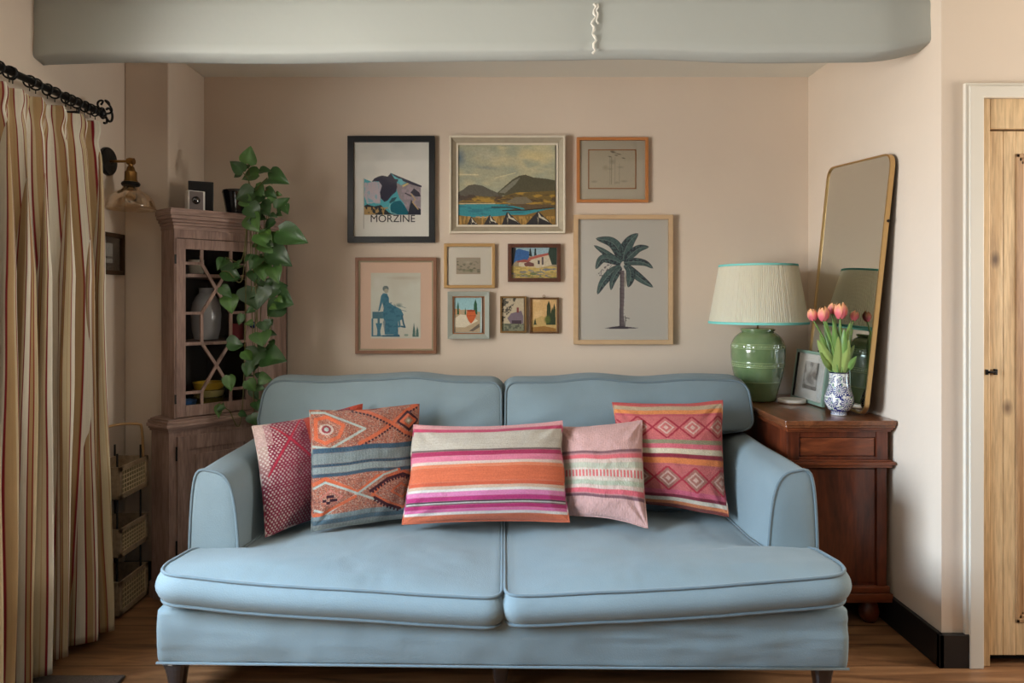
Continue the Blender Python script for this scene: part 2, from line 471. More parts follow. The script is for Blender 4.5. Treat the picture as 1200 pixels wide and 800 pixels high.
# door casing, pine jamb, pine panelled door
g = MB()
z1 = 2.045
cw = 1.614
def casing(g, off, y0, y1):
    g.prism([(cw + off, 0), (1.675, 0), (1.675, 1.993), (2.542, 1.993), (2.542, 0), (2.603 - off, 0), (2.603 - off, z1 - off), (cw + off, z1 - off)], y0, y1, lambda a, b, h: (a, h, b))
casing(g, 0, 2.385, 2.40); casing(g, .012, 2.378, 2.386)
struct(g.build('door_1_casing', M['trim'], bevel=.003)).name = 'trim_1'
g = MB()
g.box(1.675, 1.708, 2.395, 2.44, 0, 1.993)
g.box(2.508, 2.542, 2.395, 2.44, 0, 1.993)
g.box(1.708, 2.508, 2.395, 2.44, 1.887, 1.993)
struct(g.build('trim_2', M['pine'], bevel=.003))
door = MB()
dx0, dx1, dz0, dz1 = 1.713, 2.504, .035, 1.881
px0, px1, pz0, pz1 = 1.805, 2.41, .150, 1.80
y0, y1 = 2.405, 2.445
door.box(dx0, dx0 + .047, y0, y1, dz0, dz1).box(dx0 + .0485, px0, y0, y1, dz0, dz1)
door.box(px1, dx1, y0, y1, dz0, dz1)
door.box(px0, px1, y0 + .0005, y1, dz0, pz0).box(px0, px1, y0 + .0005, y1, pz1, dz1)
do = struct(door.build('door_1', M['pine'], bevel=.002))
# moulding and panel
g = MB()
for off, ya in ((0, 2.402), (.012, 2.408), (.022, 2.414)):
    a0, a1, b0, b1 = px0 + off, px1 - off, pz0 + off, pz1 - off
    w_ = .013
    for q in ((a0, a0 + w_, b0, b1), (a1 - w_, a1, b0, b1), (a0, a1, b0, b0 + w_), (a0, a1, b1 - w_, b1)):
        g.box(q[0], q[1], ya, 2.43, q[2], q[3])
g.build('moulding', M['pine2'], do, bevel=.002)
MB().box(px0 + .03, px1 - .03, 2.420, 2.44, pz0 + .03, pz1 - .03).build('panel', M['pine'], do, bevel=.004)
g = MB()
g.box(1.694, 1.732, 2.392, 2.4, 1.029, 1.037).box(1.690, 1.699, 2.390, 2.398, 1.024, 1.042).box(1.725, 1.735, 2.396, 2.407, 1.023, 1.043)
g.tube([(1.700, 2.388, 1.033), (1.722, 2.386, 1.033)], .004, 8)
g.build('latch', M['iron'], do, bevel=.001)
struct(MB().box(1.68, 2.52, 2.45, 2.452, .0, 1.99).build('door_1_shadow_gap', M['dark'])).name = 'wall_gap_shade'  # dark sheet behind the door, stands in for shade in its gaps

# ================================================================== light and camera
sc = bpy.context.scene
wd = bpy.data.worlds.new('sky'); sc.world = wd; wd.use_nodes = True
N = wd.node_tree.nodes; L = wd.node_tree.links
bg = N['Background']
sky = N.new('ShaderNodeTexSky'); sky.sky_type = 'HOSEK_WILKIE'; sky.turbidity = 6; sky.ground_albedo = .4
sky.sun_direction = Vector((.3, -.6, .6)).normalized()
L.new(sky.outputs['Color'], bg.inputs['Color']); bg.inputs['Strength'].default_value = 0.6

def area(name, loc, rot, sx, sy, power, col, spread=180):
    l = bpy.data.lights.new(name, 'AREA'); l.shape = 'RECTANGLE'; l.size = sx; l.size_y = sy
    l.energy = power; l.color = col; l.spread = math.radians(spread)
    o = bpy.data.objects.new(name, l); link(o); o.location = loc; o.rotation_euler = rot
    return o
area('daylight_side_window', (XL - .28, (WY0 + WY1) / 2, (WZ0 + WZ1) / 2), (0, math.radians(-80), 0), WZ1 - WZ0, WY1 - WY0, 124, (1.0, .965, .90), 155)
area('sky_light_side_window', (XL - .25, (WY0 + WY1) / 2, (WZ0 + WZ1) / 2), (0, math.radians(-55), 0), WZ1 - WZ0, WY1 - WY0, 56, (.20, .58, 1.0), 100)
area('front_fill_light', (XL - .27, (BX0 + BX1) / 2, (BZ0 + BZ1) / 2), (0, math.radians(-84), 0), BZ1 - BZ0, BX1 - BX0, 24, (.9, .95, 1.0), 150)  # added weak front fill, set in the unseen second opening
area('daylight_third_window', (XE + .22, (RY0 + RY1) / 2, 1.45), (0, math.radians(86), 0), 1.1, RY1 - RY0, 66, (1.0, .94, .85), 160)

cam = bpy.data.cameras.new('camera'); co = bpy.data.objects.new('camera', cam); link(co)
co.location = (0, 0, H); co.rotation_euler = (math.radians(90), 0, 0)
cam.sensor_width = 36; cam.lens = 24; cam.shift_x = 10 / 1200; cam.shift_y = -50 / 1200
cam.clip_start = .05
sc.camera = co
sc.view_settings.view_transform = 'Standard'; sc.view_settings.look = 'None'; sc.view_settings.gamma = 1; sc.view_settings.use_curve_mapping = False
sc.view_settings.exposure = 0.0
sc.cycles.use_denoising = True
sc.cycles.max_bounces = 8; sc.cycles.diffuse_bounces = 5; sc.cycles.transparent_max_bounces = 12
sc.cycles.caustics_reflective = False; sc.cycles.caustics_refractive = False
sc.cycles.sample_clamp_indirect = 6
# ================================================================== sofa
M['sofa'] = mat('blue_brushed_cotton', C(120, 135, 140), 0.85, noise=0.15, nscale=3.5, bump=0.14, bscale=200, sheen=0.12, spec=0.15)
M['piping'] = mat('blue_piping', C(98, 112, 118), 0.85, sheen=0.2, spec=0.15)
M['darkleg'] = mat('dark_walnut', C(34, 21, 18), 0.35, coat=.3)
sofa = thing('sofa', 'large pale blue two seat sofa with loose cushions and sloping arms', 'sofa', (0, 2.7, 0))

def cushion(name, outline, center, half, crown, crown_b, m3, material, parent, n=260, bulge=.02, wr=None, pipe_r=.0055, pname='piping', pw=1.0, power=2.4):
    """box cushion: outline 2D, rings to the centre, piped along both edges"""
    out = resample(outline, n); c = Vector(center)
    rings = []                                    # (scale, w)
    for k in range(22):
        s = k / 22.0
        rings.append((s, half + crown * (1 - s ** power)))
    rings = [(max(a, .0001), b) for a, b in rings]
    rings += [(0.985, half + .002), (1.0, half - .002)]
    for k in range(1, 8):
        t = k / 8
        rings.append((1.0, half * (1 - 2 * t) + (0 if True else 0), bulge * math.sin(PI * t)))
    rings += [(1.0, -half + .002), (.985, -half - .002)]
    for k in range(7, -1, -1):
        s = k / 8.0
        rings.append((max(s, .0001), -half - crown_b * (1 - s ** power)))
    A = np.array([tuple(p) for p in out]); Cc = np.array(tuple(c)); D = A - Cc
    nrm = np.stack([np.roll(A, -1, 0)[:, 1] - np.roll(A, 1, 0)[:, 1], -(np.roll(A, -1, 0)[:, 0] - np.roll(A, 1, 0)[:, 0])], -1)
    nrm /= np.linalg.norm(nrm, axis=1)[:, None] + 1e-9
    if (nrm * D).sum() < 0: nrm = -nrm
    V = []
    for r in rings:
        s, w_ = r[0], r[1]; bl = r[2] if len(r) > 2 else 0
        q = Cc + D * s + nrm * bl
        ww = np.full(n, w_)
        if wr is not None: ww = ww + wr(q[:, 0], q[:, 1], s, w_)
        V.append(np.stack(m3(q[:, 0], q[:, 1], ww), -1))
    V = np.concatenate(V)
    Fc = grid_faces(n, len(rings), wrap=True)
    # orientation test on the first top ring
    o = mesh(name, V, Fc, material, parent, True)
    bmfix(o)
    g = MB()
    for sgn in (1, -1):
        q = A + nrm * .0015
        ww = np.full(n, sgn * half * pw)
        if wr is not None: ww = ww + wr(q[:, 0], q[:, 1], 1.0, sgn * half)
        pts = np.stack(m3(q[:, 0], q[:, 1], ww), -1)
        g.tube([tuple(p) for p in pts], pipe_r, 6, closed=True)
    g.build(pname, M['piping'], o, True)
    return o

def bmfix(o):
    import bmesh
    b = bmesh.new(); b.from_mesh(o.data)
    bmesh.ops.recalc_face_normals(b, faces=b.faces); b.to_mesh(o.data); b.free()

# base
def base():
    out = resample(rounded([(-1.09, 2.135), (1.085, 2.135), (1.085, 3.32), (-1.09, 3.32)], [.03, .03, .02, .02]), 420)
    A = np.array([tuple(p) for p in out]); V = []
    zs = np.concatenate([[.138], np.linspace(.14, .31, 18), [.312]])
    for i, z in enumerate(zs):
        s = .97 if i in (0, len(zs) - 1) else 1
        q = A * 1.0; q = (q - np.array([0, 2.7])) * s + np.array([0, 2.7])
        fr = (A[:, 1] < 2.17)
        wv = .004 * fbm(q[:, 0] * 3.0 + z * 5, q[:, 0] * 0 + z * 22, 3, 3) + .012 * np.exp(-((z - .25) / .05) ** 2) * fbm(q[:, 0] * 4 + z * 14, q[:, 0] * 0 + z * 55, 8, 2) * np.clip((q[:, 0] - .1) * 3, 0, 1) + .005 * fbm(q[:, 0] * 9, q[:, 0] * 0 + z * 9, 18, 2)
        y = q[:, 1] - fr * (wv + .010 * math.sin(PI * (z - .14) / .18))
        zz = z + (-.008 * np.clip(q[:, 0], 0, 1) + .012 * np.clip(-q[:, 0], 0, 1)) * (.31 - z) / .17
        V.append(np.stack([q[:, 0], y, zz + 0 * y], -1))
    V = np.concatenate(V); n = 420; Fc = [tuple(f) for f in grid_faces(n, len(zs), wrap=True)]
    Fc += [tuple(range(n)), tuple(range(len(V) - n, len(V)))]
    o = mesh('base', V, Fc, M['sofa'], sofa, True); bmfix(o); return o
bs = base()
g = MB()
g.tube([(-1.085, 2.133, .153), (-.5, 2.128, .148), (0, 2.128, .142), (.5, 2.128, .138), (1.08, 2.133, .134)], .004, 6)
g.build('hem', M['piping'], bs, True)

# seat cushions (T-shaped), higher at the outer ends, slumped towards the middle
def seat_map(a, b, w):
    lift = np.where(np.abs(a) < 9, .068 * np.clip(np.abs(a) / 1.08, 0, 1) ** 1.3, 0)
    z = .327 + lift * (1 - .55 * np.clip((b - 2.2) / .35, 0, 1)) + w
    front = np.clip((2.16 - b) / .06, 0, 1)
    y = b - .004 * front
    z = z - .5 * 0.0 * front
    return a, y, z
def seat_wr(seed):
    def f(a, b, s, w):
        top = 1.0 if w > 0 else .4
        q = .016 * fbm(a * 3.6, b * 3.6, seed, 4) * np.clip((1 - s) * 3, 0, 1) * top
        q = q - (.006 * np.exp(-((np.abs(np.sin(a * 9 + seed)) - .2) / .2) ** 2) * (s > .6) * (s < .99)) * (w > 0) * .4
        q = q + .006 * fbm(a * 5, b * 2, seed + 4, 2) * (s >= .98)
        return q
    return f
ear = 2.385
for sx in (-1, 1):
    pts = [(sx * .006, 2.105), (sx * 1.078, 2.105), (sx * 1.078, ear), (sx * .915, ear + .01), (sx * .91, 3.0), (sx * .006, 3.0)]
    out = rounded(pts, [.05, .085, .045, .015, .03, .03])
    cushion('seat_cushion', out, (sx * .52, 2.33), .046, .024, .01, seat_map, M['sofa'], sofa, wr=seat_wr(11 + sx), bulge=.022)

# back cushions, T-shaped over the arms, leaning back
def back_map(a, b, w):
    lean = .16 * (b - .68)
    top = np.clip((b - .8) / .14, 0, 1)
    sag = .010 * vnoise(a * 5, a * 0, 4) - .012 * np.exp(-((np.abs(a) - .62) / .22) ** 2)
    return a, 2.985 - w + lean, b + sag * top
def back_wr(seed, inner):
    def f(a, b, s, w):
        k = np.clip((1 - s) * 3.2, 0, 1)
        d = np.abs(a - inner)
        q = .020 * fbm(a * 3, b * 4, seed, 3) * k
        q = q + .009 * k * np.sin((b * 44 + a * 14 * (1 if inner < 0 else -1))) * np.exp(-((d - .16) / .12) ** 2) * np.exp(-((b - .76) / .10) ** 2)
        return q * (1 if w > 0 else .3)
    return f
for sx, x1 in ((-1, 1.045), (1, 1.06)):
    pts = [(sx * .006, .405), (sx * .90, .405), (sx * .905, .715), (sx * (x1 + .01), .735), (sx * (x1 - .02 if sx < 0 else x1 - .005), .938), (sx * .5, .946), (sx * .012, .932)]
    out = rounded(pts, [.03, .03, .01, .05, .075, .3, .05], 10)
    cushion('back_cushion', out, (sx * .5, .72), .075, .045, .03, back_map, M['sofa'], sofa, wr=back_wr(21 + sx, sx * .0), bulge=.02)

# arms
def arm(sx):
    sec = [(1.098, .285), (1.096, .45), (1.088, .60), (1.076, .672), (1.058, .692), (1.03, .690), (.992, .680), (.966, .655), (.948, .61), (.936, .54), (.928, .45), (.922, .36), (.92, .285)]
    sec = [tuple(p) for p in resample(bez([Vector(p) for p in sec], 60), 60, closed=False)]
    ny = 26; ys = np.concatenate([[2.385, 2.388, 2.396], np.linspace(2.41, 3.30, ny)])
    V = []
    cx, cz = 1.01, .48
    for i, y in enumerate(ys):
        s = (.985, .997, 1.0)[i] if i < 3 else 1.0
        t = (y - 2.385) / .92
        for k, (x, z) in enumerate(sec):
            x2 = cx + (x - cx) * s; z2 = cz + (z - cz) * s
            out_ = np.clip((x - .99) / .1, 0, 1)
            x2 = x2 - .018 * t * out_ - .012 * t * (1 - out_) + .004 * vnoise(y * 5, z * 8, 4)
            z2 = z2 + (.004 * vnoise(y * 4, x * 9, 6) + .022 * t) * (z > .6)
            V.append((sx * x2, y, z2))
    n = len(sec)
    Fc = [tuple(f) for f in grid_faces(n, len(ys))]
    o = mesh('arm', V, Fc, M['sofa'], sofa, True); bmfix(o)
    if sx > 0 and False: pass
    # front panel
    front = [Vector((sx * x, 2.386, z)) for x, z in sec]
    m = len(front); vs = []; fs = []
    c = Vector((sx * 1.01, 2.378, .47))
    R = 6
    for r in range(R + 1):
        s = r / R
        for p in front:
            q = c.lerp(p, s); q.y = 2.386 - .010 * (1 - s ** 3)
            vs.append(q)
    fs = [tuple(f) for f in grid_faces(m, R + 1, wrap=True)]
    p_ = mesh('arm_front', vs, fs, M['sofa'], o, True); bmfix(p_)
    MB().tube(front[1:-1], .0055, 6).build('piping', M['piping'], o, True)
    # outer and back closing
    MB().box(min(sx * .925, sx * 1.07), max(sx * .925, sx * 1.07), 3.28, 3.302, .285, .70).build('arm_back', M['sofa'], o, bevel=.006)
arm(-1); arm(1)
MB().box(-1.035, 1.035, 3.16, 3.33, .30, .88).build('back_frame', M['sofa'], sofa, bevel=.03, segs=4)

def leg(x, y, h=.145, castor=True):
    g = MB()
    g.lathe([(.030, h), (.036, h - .012), (.030, h - .03), (.026, h - .05), (.021, .05), (.019, .038)], x, y, 0, 20,
            rfun=lambda r, z, a, i: r * (1.12 if True else 1) / max(abs(math.cos(a)), abs(math.sin(a))) ** .6)
    l = g.build('leg', M['darkleg'], sofa, False, bevel=.001)
    if castor:
        g = MB()
        g.lathe([(.017, .044), (.019, .03), (.012, .026)], x, y, 0, 16)
        g.lathe([(.004, -.006), (.0135, -.006), (.015, 0), (.0135, .006), (.004, .006)], x, y - .004, .0155, 20, m=lambda a, b, c: (c, a, b))
        g.build('castor', M['steel'], l, True)
for x in (-1.045, 1.02): leg(x, 2.19)
leg(-.01, 2.24)
for x in (-1.0, .99): leg(x, 3.26)

# ================================================================== scatter cushions
M['kilim'] = mat('woven_wool', None, 0.95, attr=True, noise=.16, nscale=170, bump=.55, bscale=300, sheen=.15, spec=.05)
M['kilim_rib'] = mat('ribbed_wool', None, 0.95, attr=True, noise=.14, nscale=160, bump=.5, bscale=220, sheen=.15, spec=.05, stretch=(1, 1, .35))

def pillow(name, label, corners, cv, thick, material, e=.05, back=None, seed=1, top_dip=.0, bot=0.0, nb=36):
    g_ = cv.c @ np.array([.3, .59, .11]); cv.c = (cv.c * .84 + g_[..., None] * .16) * .86
    """corners TL TR BR BL (world). cv: canvas; both faces carry the weave"""
    TL, TR, BR, BL = [np.array(tuple(c)) for c in corners]
    nrm = np.cross(TR - TL, BL - TL); nrm = nrm / np.linalg.norm(nrm)
    if nrm[1] > 0: nrm = -nrm                       # towards the camera
    ctr = (TL + TR + BR + BL) / 4
    loc = Vector((float(ctr[0]), float(ctr[1]), float(min(BL[2], BR[2]))))
    def surf(u, v, side):
        a = 2 * u - 1; b = 2 * v - 1
        # concave sides, plump middle, flat corners
        ea = a * (1 - e * (1 - b ** 2) ** 1.0); eb = b * (1 - (e + np.where(b < 0, top_dip, bot)) * (1 - a ** 2))
        ea = ea + .012 * vnoise(b * 2.2, a * 0 + seed, seed) * np.abs(a) ** 3
        eb = eb + .014 * vnoise(a * 2.2, b * 0 + seed + 5, seed) * np.abs(b) ** 3
        uu = (ea + 1) / 2; vv = (eb + 1) / 2
        p = (TL * ((1 - uu) * (1 - vv))[..., None] + TR * (uu * (1 - vv))[..., None] + BL * ((1 - uu) * vv)[..., None] + BR * (uu * vv)[..., None])
        t = np.clip((1 - a ** 2) * (1 - b ** 2), 0, 1) ** .60
        rim = np.clip((1 - np.maximum(np.abs(a), np.abs(b))) * 5, 0, 1)
        t = t * thick + rim * (.008 * fbm(a * 2.2, b * 2.2, seed + 2, 3) * (1 if side > 0 else .3))
        # creases radiating from the corners
        for (ca, cb) in ((-1, -1), (1, -1), (1, 1), (-1, 1)):
            d = np.hypot(a - ca, b - cb); th = np.arctan2(b - cb, a - ca)
            t = t + rim * .0035 * np.sin(th * 9 + seed) * np.exp(-((d - .35) / .22) ** 2)
        return p + nrm * (t * (1.3 if side > 0 else -.8))[..., None]
    u, v = np.meshgrid(np.linspace(0, 1, cv.nx), np.linspace(0, 1, cv.ny))
    # cosine spacing near the rims
    def sp(x): return x * .55 + .45 * (1 - np.cos(PI * x)) / 2
    X = (cv.X - cv.X.min()) / (cv.X.max() - cv.X.min()); Y = (cv.Y - cv.Y.min()) / (cv.Y.max() - cv.Y.min())
    A = surf(X, Y, 1).reshape(-1, 3)
    u2, v2 = np.meshgrid(np.linspace(0, 1, nb), np.linspace(0, 1, nb)); u2 = sp(u2); v2 = sp(v2)
    B = surf(u2, v2, -1).reshape(-1, 3)
    ii = np.clip((v2 * (cv.ny - 1)).astype(int), 0, cv.ny - 1); jj = np.clip((u2 * (cv.nx - 1)).astype(int), 0, cv.nx - 1)
    cb = cv.c[ii, jj].reshape(-1, 3)
    fa = grid_faces(cv.nx, cv.ny); fb = grid_faces(nb, nb, off=len(A))[:, ::-1]
    o = mesh(name, np.concatenate([A, B]), np.concatenate([fa, fb]), material, None, True, np.concatenate([cv.c.reshape(-1, 3), cb]), local=loc)
    tag(o, label, 'cushion', 'patterned scatter cushions along the sofa')
    # knife-edge seam
    g = MB()
    s = np.linspace(0, 1, 30)
    per = [(x, 0) for x in s] + [(1, y) for y in s[1:]] + [(x, 1) for x in s[::-1][1:]] + [(0, y) for y in s[::-1][1:-1]]
    uu = np.array([[p[0] for p in per]]); vv = np.array([[p[1] for p in per]])
    g.tube([tuple(q) for q in surf(uu, vv, 1).reshape(-1, 3)], .0035, 6, closed=True)
    gi = MB(); gi.v, gi.f = g.v, g.f
    edge = [cv.c[int(p[1] * (cv.ny - 1)), int(p[0] * (cv.nx - 1))] for p in per]
    gi.c = [tuple(c) + (1,) for c in edge for _ in range(6)]
    gi.build('seam', M['kilim'], o, True)
    return o

NV = 210
def spaced(x0, y0, x1, y1, nx, ny, bg):
    """canvas whose samples crowd at the rims, for the round of a cushion"""
    c = Canvas(x0, y0, x1, y1, nx, ny, bg)
    def sp(n): x = np.linspace(0, 1, n); return x * .7 + .3 * (1 - np.cos(PI * x)) / 2
    c.X, c.Y = np.meshgrid(x0 + (x1 - x0) * sp(nx), y0 + (y1 - y0) * sp(ny))
    return c
def bands(c, lst, wob=.8, seed=0):
    w = wob * vnoise(c.X * .04, c.Y * 0 + .5, seed)
    for y0, y1, col in lst:
        yy = c.Y + w; c.mask(np.clip((yy - y0) / .7 + .5, 0, 1) * np.clip((y1 - yy) / .7 + .5, 0, 1), col)
    return c
# -- 3: long striped lumbar cushion (units 0..100)
c3 = spaced(0, 0, 100, 100, 250, 190, C(196, 178, 152))
bands(c3, [(-5, 4, C(222, 150, 148)), (4, 8, C(196, 52, 92)), (8, 28, C(190, 176, 156)), (28, 30, C(110, 88, 84)), (30, 35, C(176, 34, 84)),
           (35, 41, C(222, 112, 138)), (41, 44, C(214, 186, 166)), (44, 47, C(226, 120, 70)), (47, 62, C(216, 98, 46)), (62, 66, C(208, 84, 38)), (66, 69, C(206, 170, 140)),
           (69, 71.5, C(214, 206, 196)), (71.5, 76, C(222, 120, 168)), (76, 80.5, C(186, 34, 112)), (80.5, 82, C(70, 40, 60)), (82, 83.2, C(190, 186, 176)), (83.2, 84, C(60, 40, 50)),
           (84, 88, C(178, 28, 100)), (88, 91, C(214, 96, 150)), (91, 93.5, C(216, 206, 196)), (93.5, 110, C(214, 102, 58))], 1.2, 3)
c3.noise(.06, 1.1, .14, 4); c3.noise(1.5, 1.5, .10, 6)
# -- 4: pink ribbed cushion
pk = C(212, 160, 150)
c4 = spaced(0, 0, 100, 100, 170, 190, pk)
bands(c4, [(29, 32, C(128, 84, 90)), (32, 33.5, C(190, 120, 120)), (33.5, 38, C(224, 92, 100)), (38, 42, C(216, 186, 168)), (42, 48, C(186, 186, 160)), (48, 50, C(214, 196, 176)), (50, 58, C(208, 190, 172)),
           (58, 61, C(212, 196, 176)), (61, 66, C(176, 184, 156)), (66, 70, C(214, 184, 168)), (70, 75, C(222, 86, 100)), (75, 76, C(190, 120, 120)), (76, 79, C(122, 80, 88))], 1.4, 8)
c4.mask((c4.Y > 50) & (c4.Y < 57.5) & ((c4.X % 4.2) < 2.3), C(222, 98, 96))
c4.mask((c4.X % 2.1) < .7, C(150, 110, 104), .28)
c4.noise(1.2, .5, .08, 2)
# -- 5: red cushion with diamonds
c5 = spaced(0, 0, 100, 100, 210, 210, C(206, 96, 92))
bands(c5, [(-5, 3, C(206, 72, 66)), (3, 7, C(190, 160, 120)), (7, 11, C(230, 132, 46)), (11, 13, C(196, 74, 84)), (34, 36, C(206, 92, 96)), (36, 40, C(146, 136, 100)), (40, 44.5, C(220, 96, 108)),
           (44.5, 49.5, C(214, 196, 160)), (49.5, 53.5, C(150, 40, 58)), (53.5, 59, C(228, 122, 42)), (59, 61, C(196, 92, 92)), (84, 88.5, C(206, 84, 110)), (88.5, 91.5, C(134, 40, 60)),
           (91.5, 95, C(212, 200, 176)), (95, 98, C(222, 124, 60)), (98, 105, C(140, 60, 50))], 1.2, 5)
def diamonds(c, y0, y1, w, off, col, lw, fill=None, inner=None):
    ym = (y0 + y1) / 2; h = (y1 - y0) / 2
    t = (np.abs((((c.X - off) / w) % 1) - .5) * 2)       # 1 at the lattice crossing
    b = (c.Y > y0) & (c.Y < y1)
    d = np.abs(c.Y - ym) / h
    edge = np.abs(d - (1 - t))
    if fill is not None: c.mask(b & (d < 1 - t), fill, .75)
    c.mask(b & (edge < lw / h), col)
    if inner is not None:
        c.mask(b & (np.abs(d - (.55 - t)) < lw / h * .8), inner)
        c.mask(b & (d < (.22 - t)), inner)
diamonds(c5, 13, 34, 25, 8, C(172, 32, 52), 1.1, C(204, 104, 96), C(214, 168, 150))
diamonds(c5, 61, 84, 27, 3, C(186, 36, 56), 1.2, C(160, 108, 88), C(206, 160, 140))
c5.noise(1.6, 1.6, .20, 3)
# -- 2: slate and orange kilim with medallions
c2 = spaced(0, 0, 100, 100, 230, 230, C(166, 96, 72))
c2.mix_noise(1.7, 1.7, C(92, 44, 48), .05, .3, .7, 31).mix_noise(1.9, 1.9, C(196, 176, 150), .15, .4, .7, 35).mix_noise(1.5, 1.9, C(206, 98, 50), .1, .35, .5, 37)
OR, DK, LT = C(212, 92, 36), C(70, 30, 40), C(170, 180, 168)
def zz(pts, w, col, tooth=None):
    c2.line(pts, w, col)
    if tooth is not None:
        for i in range(len(pts) - 1):
            (x0, y0), (x1, y1) = pts[i], pts[i + 1]; L_ = math.hypot(x1 - x0, y1 - y0); k = int(L_ / 3)
            nx_, ny_ = -(y1 - y0) / L_, (x1 - x0) / L_
            for j in range(k):
                t = (j + .5) / k; c2.ell(x0 + (x1 - x0) * t + nx_ * w * .8, y0 + (y1 - y0) * t + ny_ * w * .8, 1.1, 1.1, tooth)
zz([(0, 2), (12, 2), (46, 18), (14, 34), (0, 31)], 2.0, LT)
zz([(4, 8), (14, 6), (27, 14), (22, 24), (10, 29), (3, 25), (4, 8)], 3.0, OR)
c2.ell(12, 17, 6, 5, C(196, 170, 150)); c2.ell(12, 17, 4, 3.5, C(150, 50, 60)); c2.ell(12, 17, 2, 1.8, LT)
zz([(40, 31), (56, 24), (72, 15), (86, 5), (98, 0)], 3.2, OR, DK)
zz([(36, -2), (52, 3), (72, 15), (84, 24), (95, 28), (102, 24)], 3.2, OR, DK)
zz([(78, 14), (88, 6), (98, 14), (89, 22), (78, 14)], 3.0, DK); zz([(80.5, 14), (88, 8.5), (96, 14), (89, 19.5), (80.5, 14)], 2.2, OR); c2.ell(88.5, 14, 3.6, 2.6, C(176, 150, 120)); c2.ell(88.5, 14, 1.6, 1.2, C(230, 222, 206))
bands(c2, [(32.5, 37, C(56, 84, 104)), (37, 46, C(126, 136, 134)), (46, 48.5, C(52, 76, 94)), (48.5, 54, C(136, 146, 142)), (54, 57, C(60, 82, 98)), (88, 92, C(120, 136, 138)), (92, 96, C(78, 104, 118)), (96, 110, C(136, 144, 140))], 1.5, 12)
m_ = (c2.Y > 35) & (c2.Y < 54) | (c2.Y > 88)
c2.mask(m_ & ((c2.X % 3) < 1), C(96, 106, 106), .25)
zz([(0, 63), (10, 59), (38, 73), (56, 61), (78, 57)], 3.0, OR); zz([(1, 66), (10, 62), (38, 74), (68, 86)], 1.8, LT); zz([(2, 84), (12, 88), (38, 74), (62, 60), (76, 57)], 1.8, LT)
zz([(0, 88), (8, 88), (36, 76)], 2.6, OR)
zz([(52, 76), (68, 62), (84, 59), (102, 65)], 2.4, OR); zz([(50, 73), (66, 64), (82, 61), (101, 68)], 2.6, DK, DK)
zz([(52, 76), (66, 84), (82, 90), (101, 80)], 2.4, OR); zz([(54, 79), (66, 86), (80, 91)], 2.4, DK, DK)
zz([(70, 75), (80, 69), (90, 75), (81, 81), (70, 75)], 1.6, OR); zz([(6, 75), (14, 69), (24, 75), (14, 82), (6, 75)], 1.4, C(196, 110, 90))
for p in ((11, 73), (14, 73), (14, 76), (17, 76), (11, 78), (8, 76)): c2.rect(p[0], p[1], p[0] + 3.2, p[1] + 2.4, C(58, 28, 40))
c2.noise(1.8, 1.8, .25, 41)
# -- 1: maroon dotted cushion
c1 = spaced(0, 0, 100, 100, 210, 210, C(146, 40, 66))
k1 = ((c1.X * .9 + np.floor(c1.Y / 2.3) % 2 * 1.6) % 3.2 < 1.5) & ((c1.Y % 2.3) < 1.5)
pale = np.clip(.95 - c1.X / 75 + .25 * fbm(c1.X * .05, c1.Y * .05, 8), .12, .95)
c1.mask(k1 * pale, C(218, 196, 186))
c1.mask((c1.X < 8) * np.clip(1 - c1.Y / 60, 0, 1), C(216, 196, 176)); c1.mask((c1.X < 14) & (c1.Y < 22), C(206, 160, 156), .5)
c1.line([(6, 50), (29, 19), (44, -4)], 1.9, C(196, 20, 56)); c1.line([(16, 4), (29, 19), (46, 40)], 1.9, C(196, 20, 56))
c1.poly([(44, -2), (56, -2), (60, 102), (50, 102), (50, 50)], C(200, 62, 30)); c1.poly([(56, -2), (64, -2), (68, 102), (60, 102)], C(150, 24, 40)); c1.rect(88, -2, 102, 14, C(206, 70, 36))
c1.noise(1.2, 1.2, .22, 5)

pillow('scatter_cushion', 'maroon flecked woollen cushion with an orange stripe, leaning on the sofa arm',
       [P(295, 499, 2.62), P(424, 474, 2.85), P(412, 598, 2.83), P(311, 628, 2.488)], c1, .052, M['kilim'], .06, seed=3)
pillow('scatter_cushion.001', 'square cushion with rust orange medallions between slate blue bands',
       [P(363, 481, 2.63), P(491, 474, 2.82), P(491, 606, 2.69), P(365, 622, 2.53)], c2, .056, M['kilim'], .035, seed=5)
pillow('scatter_cushion.002', 'long rectangular cushion with broad orange, pink and magenta stripes',
       [P(484, 498, 2.735), P(658, 493, 2.755), P(668, 611, 2.60), P(472, 614, 2.59)], c3, .070, M['kilim'], .035, seed=8, top_dip=.06)
pillow('scatter_cushion.003', 'small dusty pink ribbed cushion with a green and coral band',
       [P(654, 501, 2.80), P(752, 492, 2.78), P(759, 618, 2.56), P(659, 604, 2.68)], c4, .052, M['kilim_rib'], .05, seed=12, bot=.03)
pillow('scatter_cushion.004', 'coral red cushion with rows of outlined diamonds and orange stripes',
       [P(717, 472, 2.86), P(846, 470, 2.82), P(853, 606, 2.66), P(732, 588, 2.77)], c5, .056, M['kilim'], .05, seed=15)
